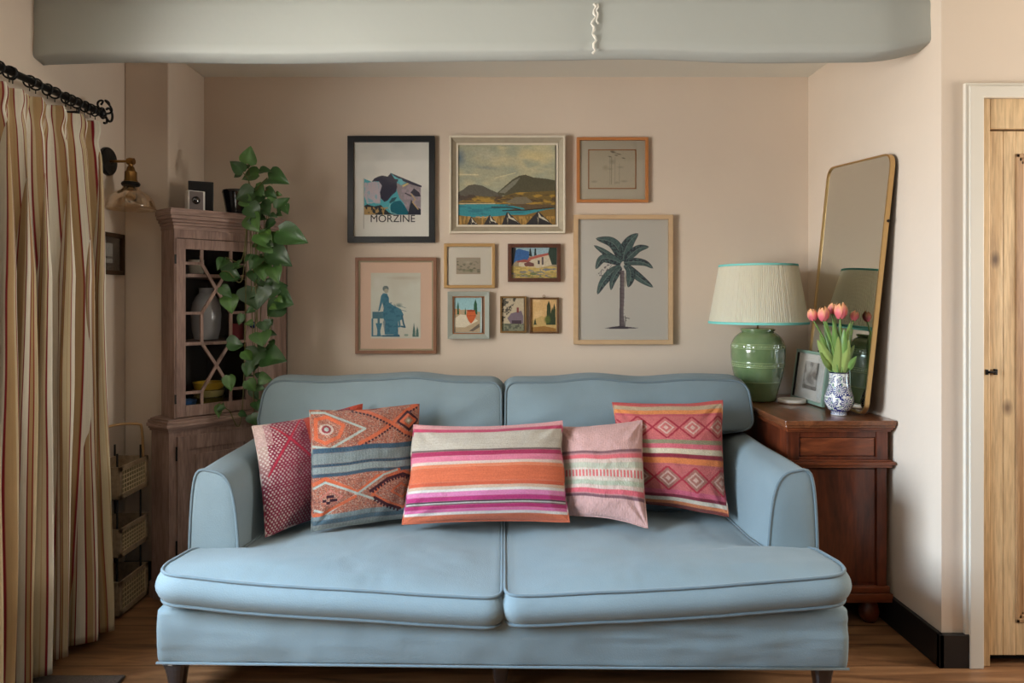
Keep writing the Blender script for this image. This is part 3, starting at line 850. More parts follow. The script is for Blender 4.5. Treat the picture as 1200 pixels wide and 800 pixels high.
# ================================================================== pictures on the back wall
M['paint'] = mat('printed_artwork', None, 0.7, attr=True, spec=.2)
M['oil'] = mat('oil_paint', None, 0.45, attr=True, bump=.25, bscale=120, spec=.4)
YW = YB - .002
def framed(name, label, cat, px, fw, depth, fmat, cv, art_px=None, matcol=None, glass=True, prof=None, tilt=0, art_mat=None, inner=None, group='framed pictures on the back wall', lean=.0):
    """px: outer frame edges in the photo (x0,y0,x1,y1) on the back wall; fw frame width px; cv canvas in photo pixels"""
    x0, y0, x1, y1 = px
    Yf = YW - depth
    a = P(x0, y1, Yf); b = P(x1, y0, Yf)
    cx, cz = (a.x + b.x) / 2, (a.z + b.z) / 2
    t = thing(name, label, cat, (cx, YW, a.z), group)
    X0, X1, Z0, Z1 = a.x, b.x, a.z, b.z
    f = fw * Yf / F
    def frame(nm, o0, o1, ya, yb, m, par, bev=.0015):
        """a picture-frame ring with mitred corners from inset o0 to inset o1"""
        g = MB()
        O = [(X0 + o0, Z0 + o0), (X1 - o0, Z0 + o0), (X1 - o0, Z1 - o0), (X0 + o0, Z1 - o0)]
        I = [(X0 + o1, Z0 + o1), (X1 - o1, Z0 + o1), (X1 - o1, Z1 - o1), (X0 + o1, Z1 - o1)]
        yo, yi = ya if isinstance(ya, tuple) else (ya, ya)
        vs = [(x, yb, z) for x, z in O] + [(x, yo, z) for x, z in O] + [(x, yi, z) for x, z in I] + [(x, yb, z) for x, z in I]
        fs = []
        for k in range(4):
            n = (k + 1) % 4
            fs += [(k, n, 4 + n, 4 + k), (4 + k, 4 + n, 8 + n, 8 + k), (8 + k, 8 + n, 12 + n, 12 + k), (12 + k, 12 + n, n, k)]
        g.add(vs, fs)
        return g.build(nm, m, par, bevel=bev)
    if prof:
        for k, (nm, o0, o1, ya, m) in enumerate(prof):
            s_ = Yf / F
            frame(nm, o0 * s_, o1 * s_, ya if not isinstance(ya, tuple) else ya, YW, m, t)
    else:
        frame('frame', 0, f, Yf, YW, fmat, t)
    back = YW - depth * .45
    bf = f * .9
    if matcol is not None:
        mm = mat('mount_card', matcol, .85, noise=.03, nscale=4)
        MB().box(X0 + bf, X1 - bf, back, back + .003, Z0 + bf, Z1 - bf).build('mount', mm, t)
    ax0, ay0, ax1, ay1 = art_px if art_px else (x0 + fw * .9, y0 + fw * .9, x1 - fw * .9, y1 - fw * .9)
    ya = back - (.0012 if matcol is not None else 0)
    sc_ = Yf / F                     # keep the drawn size of the outer frame plane
    A = P(ax0, ay0, Yf); B = P(ax1, ay1, Yf)
    o = canvas_mesh('artwork', cv, lambda u, v: (A.x + (B.x - A.x) * u, ya + 0 * u, A.z + (B.z - A.z) * v), art_mat or M['paint'], t)
    if glass:
        gy = Yf + min(.004, depth * .3)
        MB().box(X0 + bf, X1 - bf, gy, gy + .0015, Z0 + bf, Z1 - bf).build('glass', M['glassp'], t)
    return t, o, (X0, X1, Z0, Z1, ya)
def cvs(x0, y0, x1, y1, bg, k=2.2): return Canvas(x0, y0, x1, y1, int((x1 - x0) * k), int((y1 - y0) * k), bg)

# ---- mountain poster
c = cvs(413, 165, 503, 277, C(238, 235, 226))
c.mix_noise(.03, .03, C(214, 214, 206), 0, .5, .6, 3)
def Z(x, y): return 405 + x / 6.155, 160 + y / 6.155            # zoomed crop coordinates
def ZP(*p): return [Z(*q) for q in p]
NAVY, TEAL, TURQ, LIL, TAUP, PINKG = C(44, 42, 66), C(0, 104, 122), C(84, 178, 190), C(196, 190, 200), C(152, 142, 148), C(206, 190, 196)
art = ZP((128, 298), (160, 312), (185, 322), (200, 300), (235, 282), (262, 276), (300, 284), (322, 258), (400, 292), (470, 322), (540, 352), (540, 560), (130, 560))
ins = c.inside(art)
c.mask(ins, TURQ)
c.mask(ins & c.inside(ZP((135, 340), (190, 320), (260, 330), (258, 400), (240, 470), (150, 480), (130, 420))), LIL)
c.mix_noise(.5, .25, PINKG, .0, .2, .8, 4, ins & (c.X < Z(255, 0)[0]) & (c.Y < Z(0, 480)[1]))
c.mix_noise(.5, .2, C(120, 190, 200), .25, .35, .8, 14, ins & (c.X < Z(235, 0)[0]) & (c.Y < Z(0, 500)[1]))
c.mask(ins & c.inside(ZP((365, 330), (400, 345), (450, 320), (545, 352), (545, 565), (430, 560), (430, 490), (385, 440), (365, 380))), TAUP)
c.mix_noise(.35, .35, C(180, 160, 170), .05, .15, .7, 6, ins & (c.X > Z(400, 0)[0]))
c.poly(ZP((322, 258), (545, 350), (545, 362), (480, 345), (400, 312), (340, 275)), NAVY)
c.poly(ZP((185, 322), (200, 300), (235, 282), (262, 276), (300, 284), (322, 258), (350, 300), (378, 305), (365, 330), (368, 360), (360, 395), (330, 420), (300, 458), (275, 468), (250, 440), (243, 400), (258, 350), (235, 318), (210, 318)), NAVY)
c.poly(ZP((378, 300), (400, 300), (420, 330), (395, 350)), C(110, 190, 200))
c.poly(ZP((405, 350), (448, 330), (450, 338), (412, 360)), C(226, 206, 130)); 
c.poly(ZP((310, 470), (330, 440), (368, 432), (350, 460), (318, 478)), C(44, 92, 104))
c.poly(ZP((320, 490), (345, 465), (390, 458), (420, 490), (450, 540), (455, 560), (330, 560), (322, 530)), TEAL)
c.line(ZP((318, 485), (308, 510), (325, 545), (360, 556)), .9, C(150, 206, 204))
c.poly(ZP((128, 560), (128, 498), (150, 485), (200, 500), (250, 490), (280, 520), (310, 545), (340, 560)), C(46, 52, 56))
c.mix_noise(.45, .3, C(196, 160, 104), .1, .2, .9, 21, ins & (c.Y > Z(0, 505)[1]) & (c.X < Z(300, 0)[0]))
c.poly(ZP((445, 560), (470, 450), (500, 500), (540, 520), (540, 560)), C(38, 44, 60))
c.poly(ZP((465, 400), (490, 370), (530, 400), (540, 430), (500, 430)), C(52, 48, 66)); c.line(ZP((428, 405), (470, 425)), 1.2, C(52, 48, 66))
c.line(ZP((470, 410), (500, 450), (480, 470), (520, 520)), 1.2, C(200, 170, 120))
c.line(ZP((126, 298), (126, 660)), .45, C(120, 112, 100))
t, o, R_ = framed('framed_poster', 'black framed mountain poster lettered MORZINE', 'picture', (407, 159, 509.5, 284), 7, .028, mat('black_frame', C(26, 28, 32), .35), cv=c, art_px=(413, 165, 503, 277), matcol=None)
fc = bpy.data.curves.new('lettering', 'FONT'); fc.body = 'MORZINE'; fc.size = .052; fc.extrude = .0003; fc.align_x = 'CENTER'; fc.space_character = 1.0
fo = bpy.data.objects.new('lettering', fc)
p = P(*Z(336, 614), YW - .028); fo.location = (p.x - t.location.x, R_[4] - .0015 - t.location.y, p.z - t.location.z); fo.rotation_euler = (PI / 2, 0, 0)
fc.materials.append(mat('dark_print', C(40, 40, 44), .7))
link(fo); bpy.context.view_layer.update()
tme = bpy.data.meshes.new_from_object(fo.evaluated_get(bpy.context.evaluated_depsgraph_get()))
lo = bpy.data.objects.new('lettering', tme); lo.location = fo.location; lo.rotation_euler = fo.rotation_euler; bpy.data.objects.remove(fo); link(lo, t); lo.name = 'lettering'

# ---- oil landscape
def Z(x, y): return 520 + x / 6.669, 155 + y / 6.669
c = cvs(535.5, 168.5, 651, 264, C(168, 166, 140), 2.6)
c.mix_noise(.03, .07, C(196, 186, 148), -.1, .4, .9, 2); c.mix_noise(.05, .09, C(150, 156, 140), 0, .4, .7, 5)
c.ell(*Z(720, 180), 26, 9, C(206, 190, 140), 8, .8, .8); c.ell(*Z(330, 160), 24, 9, C(190, 184, 156), 10, .7, .8); c.ell(*Z(120, 190), 9, 13, C(88, 112, 128), 0, .9, .9); c.ell(*Z(340, 270), 20, 3, C(120, 130, 128), 5, .6, .8)
c.line(ZP((110, 322), (265, 325)), 1.6, C(206, 196, 158)); c.line(ZP((400, 350), (560, 310)), 1.0, C(206, 196, 156))
c.noise(.25, .6, .10, 8)
c.poly(ZP((100, 470), (150, 440), (190, 408), (240, 400), (300, 410), (360, 440), (430, 470), (470, 500), (400, 560), (100, 560)), C(92, 88, 76))
c.poly(ZP((420, 465), (470, 420), (540, 360), (590, 332), (640, 324), (700, 345), (800, 355), (880, 370), (880, 480), (430, 490)), C(84, 80, 60))
c.poly(ZP((430, 465), (540, 375), (600, 345), (560, 400), (480, 470)), C(124, 122, 106))
c.poly(ZP((100, 545), (190, 505), (260, 490), (440, 500), (560, 465), (880, 450), (880, 590), (560, 590), (100, 560)), C(112, 92, 48))
c.mix_noise(.10, .35, C(176, 138, 54), .0, .25, .85, 11, (c.Y > Z(0, 462)[1]) & (c.Y < Z(0, 560)[1]) & c.inside(ZP((100, 545), (190, 505), (260, 490), (440, 500), (560, 465), (880, 450), (880, 590), (100, 590))))
c.mix_noise(.12, .4, C(70, 52, 44), .05, .3, .8, 13, (c.Y > Z(0, 480)[1]) & (c.Y < Z(0, 580)[1]))
c.poly(ZP((480, 540), (560, 500), (650, 500), (700, 540), (600, 560)), C(118, 108, 88))
c.poly(ZP((100, 558), (380, 553), (500, 560), (620, 585), (880, 590), (880, 640), (700, 650), (100, 660)), C(52, 138, 148))
c.mix_noise(.1, .6, C(40, 112, 128), 0, .3, .8, 15, (c.Y > Z(0, 556)[1]) & (c.Y < Z(0, 640)[1]))
c.line(ZP((100, 552), (400, 551)), 1.0, C(206, 180, 140))
c.poly(ZP((370, 578), (480, 566), (600, 572), (640, 598), (560, 592), (470, 606), (560, 604), (720, 600), (880, 585), (880, 560), (560, 555)), C(96, 78, 54)); c.line(ZP((375, 580), (520, 582), (600, 598)), 1.2, C(42, 34, 30)); c.line(ZP((460, 607), (640, 603), (860, 580)), 1.2, C(46, 38, 32))
c.poly(ZP((100, 730), (100, 640), (200, 655), (300, 665), (500, 640), (640, 640), (800, 600), (880, 590), (880, 730)), C(128, 100, 50))
c.mix_noise(.6, .15, C(184, 142, 74), 0, .2, .8, 17, (c.Y > Z(0, 650)[1]))
for r, g_ in (((180, 715, 215, 655, 270, 715), 0), ((310, 712, 360, 640, 430, 712), 1), ((450, 715, 500, 615, 610, 712), 2), ((640, 710, 740, 610, 860, 715), 3)):
    c.poly(ZP((r[0], r[1] + 8), (r[2] - 10, r[3] + 10), (r[2], r[3]), (r[4], r[5] + 8)), C(44, 42, 44)); c.poly(ZP((r[2], r[3] + 6), (r[2] + 25, r[3] + 45), (r[2] + 45, r[3] + 50), (r[4] - 20, r[5] - 4), (r[4] - 40, r[5] - 20), (r[2] + 5, r[3] + 50)), C(196, 188, 168)); c.poly(ZP((r[2] - 8, r[3] + 40), (r[2] + 5, r[3] + 60), (r[2], r[5])), C(150, 140, 120))
c.noise(.8, .8, .14, 22)
gw, wh = mat('grey_cream_frame', C(172, 160, 138), .6, noise=.12, nscale=40), mat('cream_frame', C(226, 216, 196), .6, noise=.06, nscale=30)
framed('framed_painting', 'largest oil painting, hills above a turquoise lake, in a cream frame', 'picture', (526.5, 158.5, 662.5, 273), 9, .045, None, c, (535.5, 168.5, 651, 264), glass=False, art_mat=M['oil'],
       prof=[('frame', 0, 2.2, YW - .045, wh), ('frame_hollow', 2.0, 8.4, (YW - .040, YW - .022), gw), ('slip', 8.0, 10.2, YW - .028, wh)])

# ---- bamboo print
def Z(x, y): return 670 + x / 9.41, 155 + y / 9.41
c = cvs(690, 175, 745.5, 220.5, C(214, 202, 176), 3)
for a_ in ((425, 200, 480, 225), (480, 230, 560, 240), (400, 265, 450, 262), (550, 280, 600, 280), (470, 245, 520, 255)):
    c.ell(*Z((a_[0] + a_[2]) / 2, (a_[1] + a_[3]) / 2), abs(a_[2] - a_[0]) / 18, .9, C(120, 108, 88), 12, .8, .6)
c.ell(*Z(375, 385), 5, 4, C(186, 172, 140), 0, .7, .9); c.ell(*Z(450, 320), 5, 4, C(160, 148, 120), 0, .6, .9); c.ell(*Z(460, 210), 5, 2, C(110, 98, 80), 20, .7, .8)
for x in (425, 440, 482, 530, 445): c.line(ZP((x, 270 if x != 530 else 340), (x - 3, 570)), .45, C(168, 156, 128), .8)
for x, y, r in ((250, 540, 5), (500, 550, 4), (580, 535, 6), (540, 380, 5), (430, 400, 4)): c.ell(*Z(x, y), r, 1.8, C(176, 166, 138), 0, .7, .9)
c.noise(.8, .8, .04, 2)
fr = mat('orange_wood_frame', C(180, 116, 64), .45)
t, o, R_ = framed('framed_print', 'pale bamboo print in an orange wood frame with a wide mount', 'picture', (676, 160.5, 760, 237), 3.6, .02, fr, c, (690, 175, 745.5, 220.5), C(220, 210, 188))
g = MB()
a = P(689.5, 221, YW - .02); b = P(746, 174.5, YW - .02)
for q in ((a.x, a.x + .005, a.z, b.z), (b.x - .005, b.x, a.z, b.z), (a.x, b.x, a.z, a.z + .005), (a.x, b.x, b.z - .005, b.z)): g.box(q[0], q[1], R_[4] - .001, R_[4], q[2], q[3])
g.build('mount_line', fr, t)

# ---- palm print
def Z(x, y): return 670 + x / 5.16, 250 + y / 5.16
c = cvs(678, 256, 784, 398.5, C(238, 235, 226), 2.4)
def leaf_(pts, w, seed, dark=C(72, 80, 88), green=C(112, 140, 136)):
    q = resample(bez([Vector(Z(*p)) for p in pts], 20), 24, closed=False)
    n = len(q); L_, R2 = [], []
    for i, p in enumerate(q):
        d = (q[min(i + 1, n - 1)] - q[max(i - 1, 0)]).normalized(); nn = Vector((-d.y, d.x)); k = math.sin(PI * min(1, (i + 1) / n) ** .75) ** .6 * w / 5.16
        if i == n - 1: k = 0
        L_.append(tuple(p + nn * k)); R2.append(tuple(p - nn * k))
    poly_ = L_ + R2[::-1]; ins = c.inside(poly_)
    c.mask(ins, dark); c.mix_noise(.8, .8, green, -.15, .3, .8, seed, ins); c.mask(c.inside(L_ + [tuple(p) for p in q[::-1]]), green, .5)
    c.line([tuple(p) for p in q], .5, C(150, 170, 166)); c.line(poly_ + [poly_[0]], .4, C(60, 62, 72))
for pts, w, s in (([(305, 290), (285, 220), (240, 170), (150, 150)], 24, 1), ([(312, 280), (325, 220), (360, 160), (405, 120)], 26, 2), ([(300, 300), (240, 260), (190, 225), (138, 192)], 14, 3),
                  ([(330, 280), (370, 240), (410, 210), (470, 200)], 18, 4), ([(300, 300), (240, 275), (185, 275), (148, 335)], 20, 5), ([(320, 295), (390, 290), (450, 300), (495, 330)], 16, 6),
                  ([(325, 310), (380, 360), (430, 400), (495, 445)], 18, 7), ([(300, 320), (240, 360), (190, 420), (158, 488)], 20, 8), ([(300, 330), (275, 360), (250, 410), (240, 462)], 15, 9), ([(345, 320), (360, 360), (355, 410), (345, 445)], 20, 10)):
    leaf_(pts, w * 1.35, s)
c.mix_noise(.8, .8, C(90, 84, 88), .1, .2, .8, 31, c.inside(ZP((155, 370), (230, 290), (260, 300), (180, 385))))
c.poly(ZP((296, 345), (322, 345), (322, 480), (316, 600), (326, 690), (290, 690), (292, 580), (294, 460)), C(138, 128, 132)); c.line(ZP((300, 350), (298, 690)), .8, C(84, 78, 84))
for y in range(360, 680, 24): c.line(ZP((294, y), (322, y + 6)), .4, C(96, 88, 92))
c.poly(ZP((200, 696), (250, 686), (300, 680), (340, 686), (415, 694), (330, 698), (250, 698)), C(96, 90, 98)); c.line(ZP((325, 690), (330, 630), (352, 636)), .8, C(110, 104, 104)); c.line(ZP((332, 650), (325, 620)), .8, C(110, 104, 104))
c.poly(ZP((325, 350), (333, 390), (330, 440), (318, 445)), C(196, 190, 176))
framed('framed_print.001', 'large palm tree print in a plain pale oak frame', 'picture', (672.5, 251.5, 789, 403.5), 5.2, .03, mat('pale_oak_frame', C(200, 168, 130), .6, noise=.1, nscale=9, stretch=(1, 1, 4)), c, (678, 256, 784, 398.5))

# ---- blue silhouette of a seated woman
def Z(x, y): return 410 + x / 6.4, 295 + y / 6.4
c = cvs(434, 319.5, 492.5, 396.5, C(214, 214, 200), 3)
c.mix_noise(.04, .04, C(206, 202, 186), 0, .4, .8, 2); c.ell(*Z(400, 195), 26, 3, C(190, 178, 156), 0, .7, .9); c.ell(*Z(200, 230), 6, 9, C(224, 222, 214), 0, .6, .9)
BL = C(76, 128, 148)
c.ell(*Z(265, 275), 3.6, 3.4, C(112, 124, 120)); c.ell(*Z(270, 292), 2.6, 2.6, C(180, 176, 158))
c.poly(ZP((245, 310), (275, 312), (290, 345), (290, 380), (330, 405), (380, 430), (400, 470), (385, 510), (360, 520), (360, 620), (258, 620), (262, 520), (240, 490), (250, 420), (240, 380), (222, 440), (208, 448), (222, 380), (230, 330)), BL)
c.mix_noise(.4, .4, C(56, 104, 128), 0, .3, .7, 7, c.inside(ZP((245, 310), (290, 345), (400, 470), (360, 620), (258, 620), (240, 490))))
c.poly(ZP((240, 625), (370, 620), (372, 638), (240, 638)), C(66, 112, 134)); c.poly(ZP((165, 450), (245, 448), (245, 500), (165, 500)), C(84, 126, 140)); c.rect(*Z(205, 500), *Z(222, 540), C(84, 126, 140))
c.poly(ZP((190, 535), (240, 535), (225, 590), (228, 628), (200, 628), (203, 590)), BL); c.rect(*Z(160, 500), *Z(172, 630), BL); c.rect(*Z(160, 628), *Z(240, 636), BL)
c.ell(*Z(365, 400), 5, 3.4, C(130, 146, 140), 0, .9, .8); c.line(ZP((350, 400), (415, 420)), .6, C(110, 136, 140)); c.line(ZP((360, 430), (420, 446)), .6, C(110, 136, 140))
c.line(ZP((365, 500), (372, 560), (360, 560)), 2.2, BL); c.line(ZP((388, 480), (400, 540), (410, 565), (385, 560)), 2.0, C(64, 106, 124))
for x, h in ((478, 530), (503, 560)): c.poly(ZP((x - 12, 638), (x - 8, 590), (x, h), (x + 9, 590), (x + 12, 638)), C(86, 118, 110))
c.ell(*Z(420, 625), 2.5, 1.5, C(150, 166, 150))
brf = mat('brown_frame', C(140, 94, 66), .5, noise=.2, nscale=20); slv = mat('worn_silver_slip', C(160, 146, 118), .45, .3)
framed('framed_print.002', 'blue silhouette of a seated woman in a pink mount and brown frame', 'picture', (416, 301.5, 511.5, 414.5), 4, .025, None, c, (434, 319.5, 492.5, 396.5), C(224, 190, 166),
       prof=[('frame', 0, 3.9, YW - .025, brf), ('slip', 3.5, 5.6, YW - .017, slv)])

# ---- small engraving, gold frame
def Z(x, y): return 515 + x / 6.667, 280 + y / 6.667
c = cvs(534.5, 301.5, 563, 321, C(168, 156, 136), 4)
c.mix_noise(.25, .5, C(104, 104, 84), -.1, .3, .9, 3, (c.Y > 306) & (c.Y < 319)); c.ell(*Z(220, 180), 6, 2, C(186, 174, 152), 0, .8, .8); c.ell(*Z(230, 245), 9, 2, C(120, 124, 92), 0, .7, .8)
c.line([(535, 301.7), (563, 301.7), (563, 320.8), (534.7, 320.8), (534.7, 301.7)], .8, C(176, 156, 136))
framed('framed_print.003', 'tiny landscape engraving in a wide cream mount and gold frame', 'picture', (520.2, 285.2, 580, 337.5), 3.6, .022, mat('gilt_frame', C(188, 150, 98), .4, .4), c, (534.5, 301.5, 563, 321), C(222, 214, 198))

# ---- farmhouse painting
c = cvs(599.5, 289, 653.5, 328, C(150, 136, 110), 3.6)
c.rect(599, 288, 654, 300, C(150, 176, 186)); c.poly(ZP((565, 100), (620, 75), (700, 95), (700, 160), (600, 170), (565, 200)), C(52, 96, 150)); c.poly(ZP((565, 60), (600, 70), (580, 190), (565, 210)), C(34, 40, 44))
c.poly(ZP((620, 210), (620, 180), (690, 165), (760, 140), (860, 120), (890, 200), (780, 225), (640, 215)), C(196, 184, 160)); c.poly(ZP((605, 170), (660, 158), (720, 165), (690, 180), (610, 182)), C(150, 80, 70)); c.poly(ZP((690, 150), (760, 125), (860, 105), (860, 122), (770, 145), (700, 165)), C(170, 90, 76)); c.poly(ZP((660, 190), (700, 175), (740, 190), (740, 215), (670, 212)), C(110, 70, 64))
c.poly(ZP((700, 130), (705, 80), (712, 65), (725, 135)), C(24, 36, 36)); c.poly(ZP((740, 130), (745, 70), (756, 75), (758, 125)), C(24, 36, 36)); c.poly(ZP((860, 60), (925, 60), (925, 200), (880, 200), (850, 110)), C(44, 60, 50)); c.rect(*Z(770, 165), *Z(785, 195), C(50, 46, 50)); c.rect(*Z(800, 140), *Z(815, 200), C(90, 80, 80))
c.poly(ZP((565, 210), (780, 225), (925, 215), (925, 325), (565, 325)), C(168, 146, 84)); c.mix_noise(.12, .6, C(96, 108, 132), 0, .2, .9, 9, c.Y > 314.5); c.mix_noise(.15, .7, C(196, 170, 96), .05, .2, .9, 12, c.Y > 312); c.mix_noise(.15, .7, C(86, 110, 70), .15, .3, .8, 14, c.Y > 318)
c.noise(.9, .9, .22, 4)
framed('framed_painting.001', 'small painting of a white farmhouse with red roofs, dark wood frame', 'picture', (595, 285.5, 657, 330), 4.4, .024, mat('dark_carved_frame', C(96, 56, 38), .45, noise=.4, nscale=60), c, (599.5, 289, 653.5, 328), glass=False, art_mat=M['oil'])

# ---- terracotta jar painting
c = cvs(532, 348, 564.5, 391.5, C(226, 222, 210), 4)
c.rect(532.8, 348.8, 563.8, 390.8, C(150, 190, 196))
c.poly(ZP((118, 600), (118, 560), (200, 550), (318, 570), (318, 730), (118, 730)), C(176, 158, 130)); c.poly(ZP((118, 620), (160, 590), (250, 600), (300, 640), (200, 690), (118, 690)), C(214, 204, 182)); c.poly(ZP((230, 720), (310, 660), (312, 690), (260, 722)), C(110, 100, 90)); c.rect(*Z(118, 545), *Z(160, 590), C(200, 150, 110))
for x, y0, w in ((143, 485, 8), (200, 530, 6), (280, 468, 15)): c.poly(ZP((x - w, 590), (x - w * .8, y0 + 40), (x, y0), (x + w * .8, y0 + 40), (x + w, 590)), C(48, 92, 68))
c.poly(ZP((215, 560), (275, 560), (285, 600), (270, 635), (245, 662), (225, 640), (208, 600)), C(196, 98, 58)); c.ell(*Z(245, 560), 5, 1.2, C(150, 70, 44)); c.line(ZP((212, 600), (282, 600)), .5, C(140, 70, 44))
c.noise(.8, .8, .12, 4)
sage = mat('sage_grey_frame', C(158, 164, 154), .6, noise=.08, nscale=30)
framed('framed_painting.002', 'small painting of a terracotta jar and cypresses in a grey green frame', 'picture', (524.5, 341.5, 573.5, 397), 5, .04, None, c, (532, 348, 564.5, 391.5), glass=False,
       prof=[('frame', 0, 5.6, (YW - .040, YW - .034), sage), ('slip', 5.4, 7.0, YW - .030, mat('brown_slip', C(150, 100, 62), .5))])

# ---- two tiny pictures
c = cvs(587.5, 349, 614, 388.5, C(186, 172, 146), 4)
c.mix_noise(.35, .35, C(60, 60, 56), -.05, .15, .9, 3, c.inside(ZP((485, 460), (600, 460), (560, 560), (520, 600), (500, 660), (485, 700))))
c.poly(ZP((530, 620), (560, 580), (640, 560), (655, 600), (655, 660), (560, 665)), C(120, 106, 116)); c.rect(*Z(603, 535), *Z(620, 575), C(130, 70, 66)); c.rect(*Z(565, 635), *Z(640, 665), C(76, 62, 70)); c.poly(ZP((485, 660), (660, 665), (660, 730), (485, 730)), C(128, 130, 108)); c.mix_noise(.4, .5, C(70, 74, 66), 0, .2, .7, 8, c.Y > 379)
c.noise(.9, .9, .12, 5)
gf = mat('narrow_gilt_frame', C(140, 106, 60), .5, .3, noise=.3, nscale=30); df = mat('narrow_brown_frame', C(110, 76, 44), .5, .1, noise=.3, nscale=30)
framed('framed_painting.003', 'tiny picture of a cottage under a tree, narrow gilt frame', 'picture', (586, 347, 617, 390), 2.2, .018, gf, c, (587.5, 349, 614, 388.5), glass=False)
c = cvs(622, 350.5, 652.5, 388.5, C(206, 168, 116), 4)
c.mix_noise(.1, .1, C(214, 182, 132), 0, .3, .8, 3); c.poly(ZP((720, 640), (800, 600), (915, 640), (915, 730), (720, 730)), C(190, 160, 104))
for x, y0, w in ((855, 480, 20), (882, 530, 14), (898, 500, 12), (748, 615, 12)): c.poly(ZP((x - w, 670), (x - w * .7, y0 + 40), (x, y0), (x + w * .7, y0 + 40), (x + w, 670)), C(56, 66, 46))
c.ell(*Z(845, 630), 4.5, 6, C(90, 100, 52), 0, .95, .5); c.poly(ZP((720, 690), (820, 680), (912, 700), (912, 722), (720, 722)), C(150, 110, 60)); c.noise(.8, .8, .14, 6)
t, o, R_ = framed('framed_painting.004', 'tiny ochre picture of dark cypresses, brown frame with a hanging ring', 'picture', (620.5, 348.5, 655, 390.5), 2.0, .018, df, c, (622, 350.5, 652.5, 388.5), glass=False)
g = MB(); p = P(637.5, 347, YW - .008); g.tube([p + Vector((.006 * math.cos(a), 0, .006 * math.sin(a))) for a in np.linspace(0, 2 * PI, 13)[:-1]], .0014, 5, closed=True)
g.build('hanging_ring', M['brass'], t, True)

# ---- picture on the left wall, half behind the curtain
def sidepic():
    y0_, y1_, z0_, z1_ = 2.80, 3.045, 1.395, 1.575
    x = XL + .001
    t = thing('framed_print.004', 'dark framed picture hanging below the wall light, half behind the curtain', 'picture', (x, 2.92, z0_))
    g = MB(); q = lambda a, b, h: (x + h, a, b)
    w_ = .018
    for (a, b, c_, d) in ((y0_, y1_, z0_, z0_ + w_), (y0_, y1_, z1_ - w_, z1_), (y0_, y0_ + w_, z0_, z1_), (y1_ - w_, y1_, z0_, z1_)):
        g.prism([(a, c_), (b, c_), (b, d), (a, d)], 0, .022, q)
    g.build('frame', mat('dark_gilt_frame', C(64, 44, 28), .6, .1, spec=.2), t, bevel=.002)
    MB().prism([(y0_ + .01, z0_ + .01), (y1_ - .01, z0_ + .01), (y1_ - .01, z1_ - .01), (y0_ + .01, z1_ - .01)], .002, .008, q).build('mount', mat('black_mount', C(14, 18, 28), .9, spec=.05), t)
    cv = Canvas(0, 0, 10, 8, 60, 48, C(176, 176, 170)); cv.rect(0, 5.4, 10, 6.2, C(60, 64, 70)); cv.noise(1, 1, .2)
    canvas_mesh('artwork', cv, lambda u, v: (x + .0095 + 0 * u, y1_ - .075 - .1 * u, z1_ - .045 - .085 * v), M['paint'], t)
    MB().prism([(y0_ + .01, z0_ + .01), (y1_ - .01, z0_ + .01), (y1_ - .01, z1_ - .01), (y0_ + .01, z1_ - .01)], .014, .0155, q).build('glass', M['glassp'], t)
sidepic()
# ================================================================== corner cabinet
CA = Vector((-1.409, 2.92)); CB = Vector((-1.136, 3.19)); cd = (CB - CA).normalized(); cn = Vector((cd.y, -cd.x)); CLn = (CB - CA).length
def Q(s, z, t=0): p = CA + cd * s + cn * t; return (p.x, p.y, z)
cab = thing('corner_cabinet', 'limed wood corner cabinet with a glazed latticed door', 'cabinet', (-1.33, 3.2, 0))
def foot(front_out=0.0, side=0.0):
    a = CA - cd * side + cn * front_out; b = CB + cd * side + cn * front_out
    return [(a.x, a.y), (b.x, b.y), (-1.090 + side, 3.25), (-1.090 + side, 3.44), (-1.50, 3.44), (-1.503 , 3.05), (-1.503 - side * .6, 3.0 - side)]
up = lambda a, b, h: (a, b, h)
ft = foot()
g = MB()
def wallp(a, b, th, z0, z1):
    """panel along footprint edge a-b, thickness inwards"""
    a = Vector(a); b = Vector(b); d = (b - a).normalized(); n_ = Vector((-d.y, d.x))
    g.prism([tuple(a), tuple(b), tuple(b + n_ * th), tuple(a + n_ * th)], z0, z1, up)
zt0, zt1 = .775, 1.60
wallp(ft[1], ft[2], .014, zt0, zt1); wallp(ft[2], ft[3], .014, zt0, zt1); wallp(ft[6], ft[0], .014, zt0, zt1); wallp(ft[5], ft[6], .012, zt0, zt1)
g.build('side_panel', M['cab'], cab)
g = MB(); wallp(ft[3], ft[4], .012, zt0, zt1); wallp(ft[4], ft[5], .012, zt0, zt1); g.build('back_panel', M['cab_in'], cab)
# face frame around the door
g = MB()
g.prism([(0, .775), (.004, .775), (.004, 1.60), (0, 1.60)], -.02, 0.002, lambda s, z, t: Q(s, z, t))
g.prism([(.358, .775), (CLn, .775), (CLn, 1.60), (.358, 1.60)], -.02, 0.002, lambda s, z, t: Q(s, z, t))
g.prism([(0, 1.552), (CLn, 1.552), (CLn, 1.60), (0, 1.60)], -.02, 0.0021, lambda s, z, t: Q(s, z, t))
g.build('face_frame', M['cab'], cab)
# crown: stepped moulding
def ring(g, off, z0, z1):
    f_ = foot(off, off * .8); g.prism(f_, z0, z1, up)
g = MB()
for off, a, b in ((.004, 1.588, 1.606), (.010, 1.606, 1.618), (.017, 1.618, 1.632), (.026, 1.632, 1.648), (.032, 1.648, 1.668), (.028, 1.668, 1.677)): ring(g, off, a, b)
g.build('crown_moulding', M['cab_h'], cab, bevel=.002)
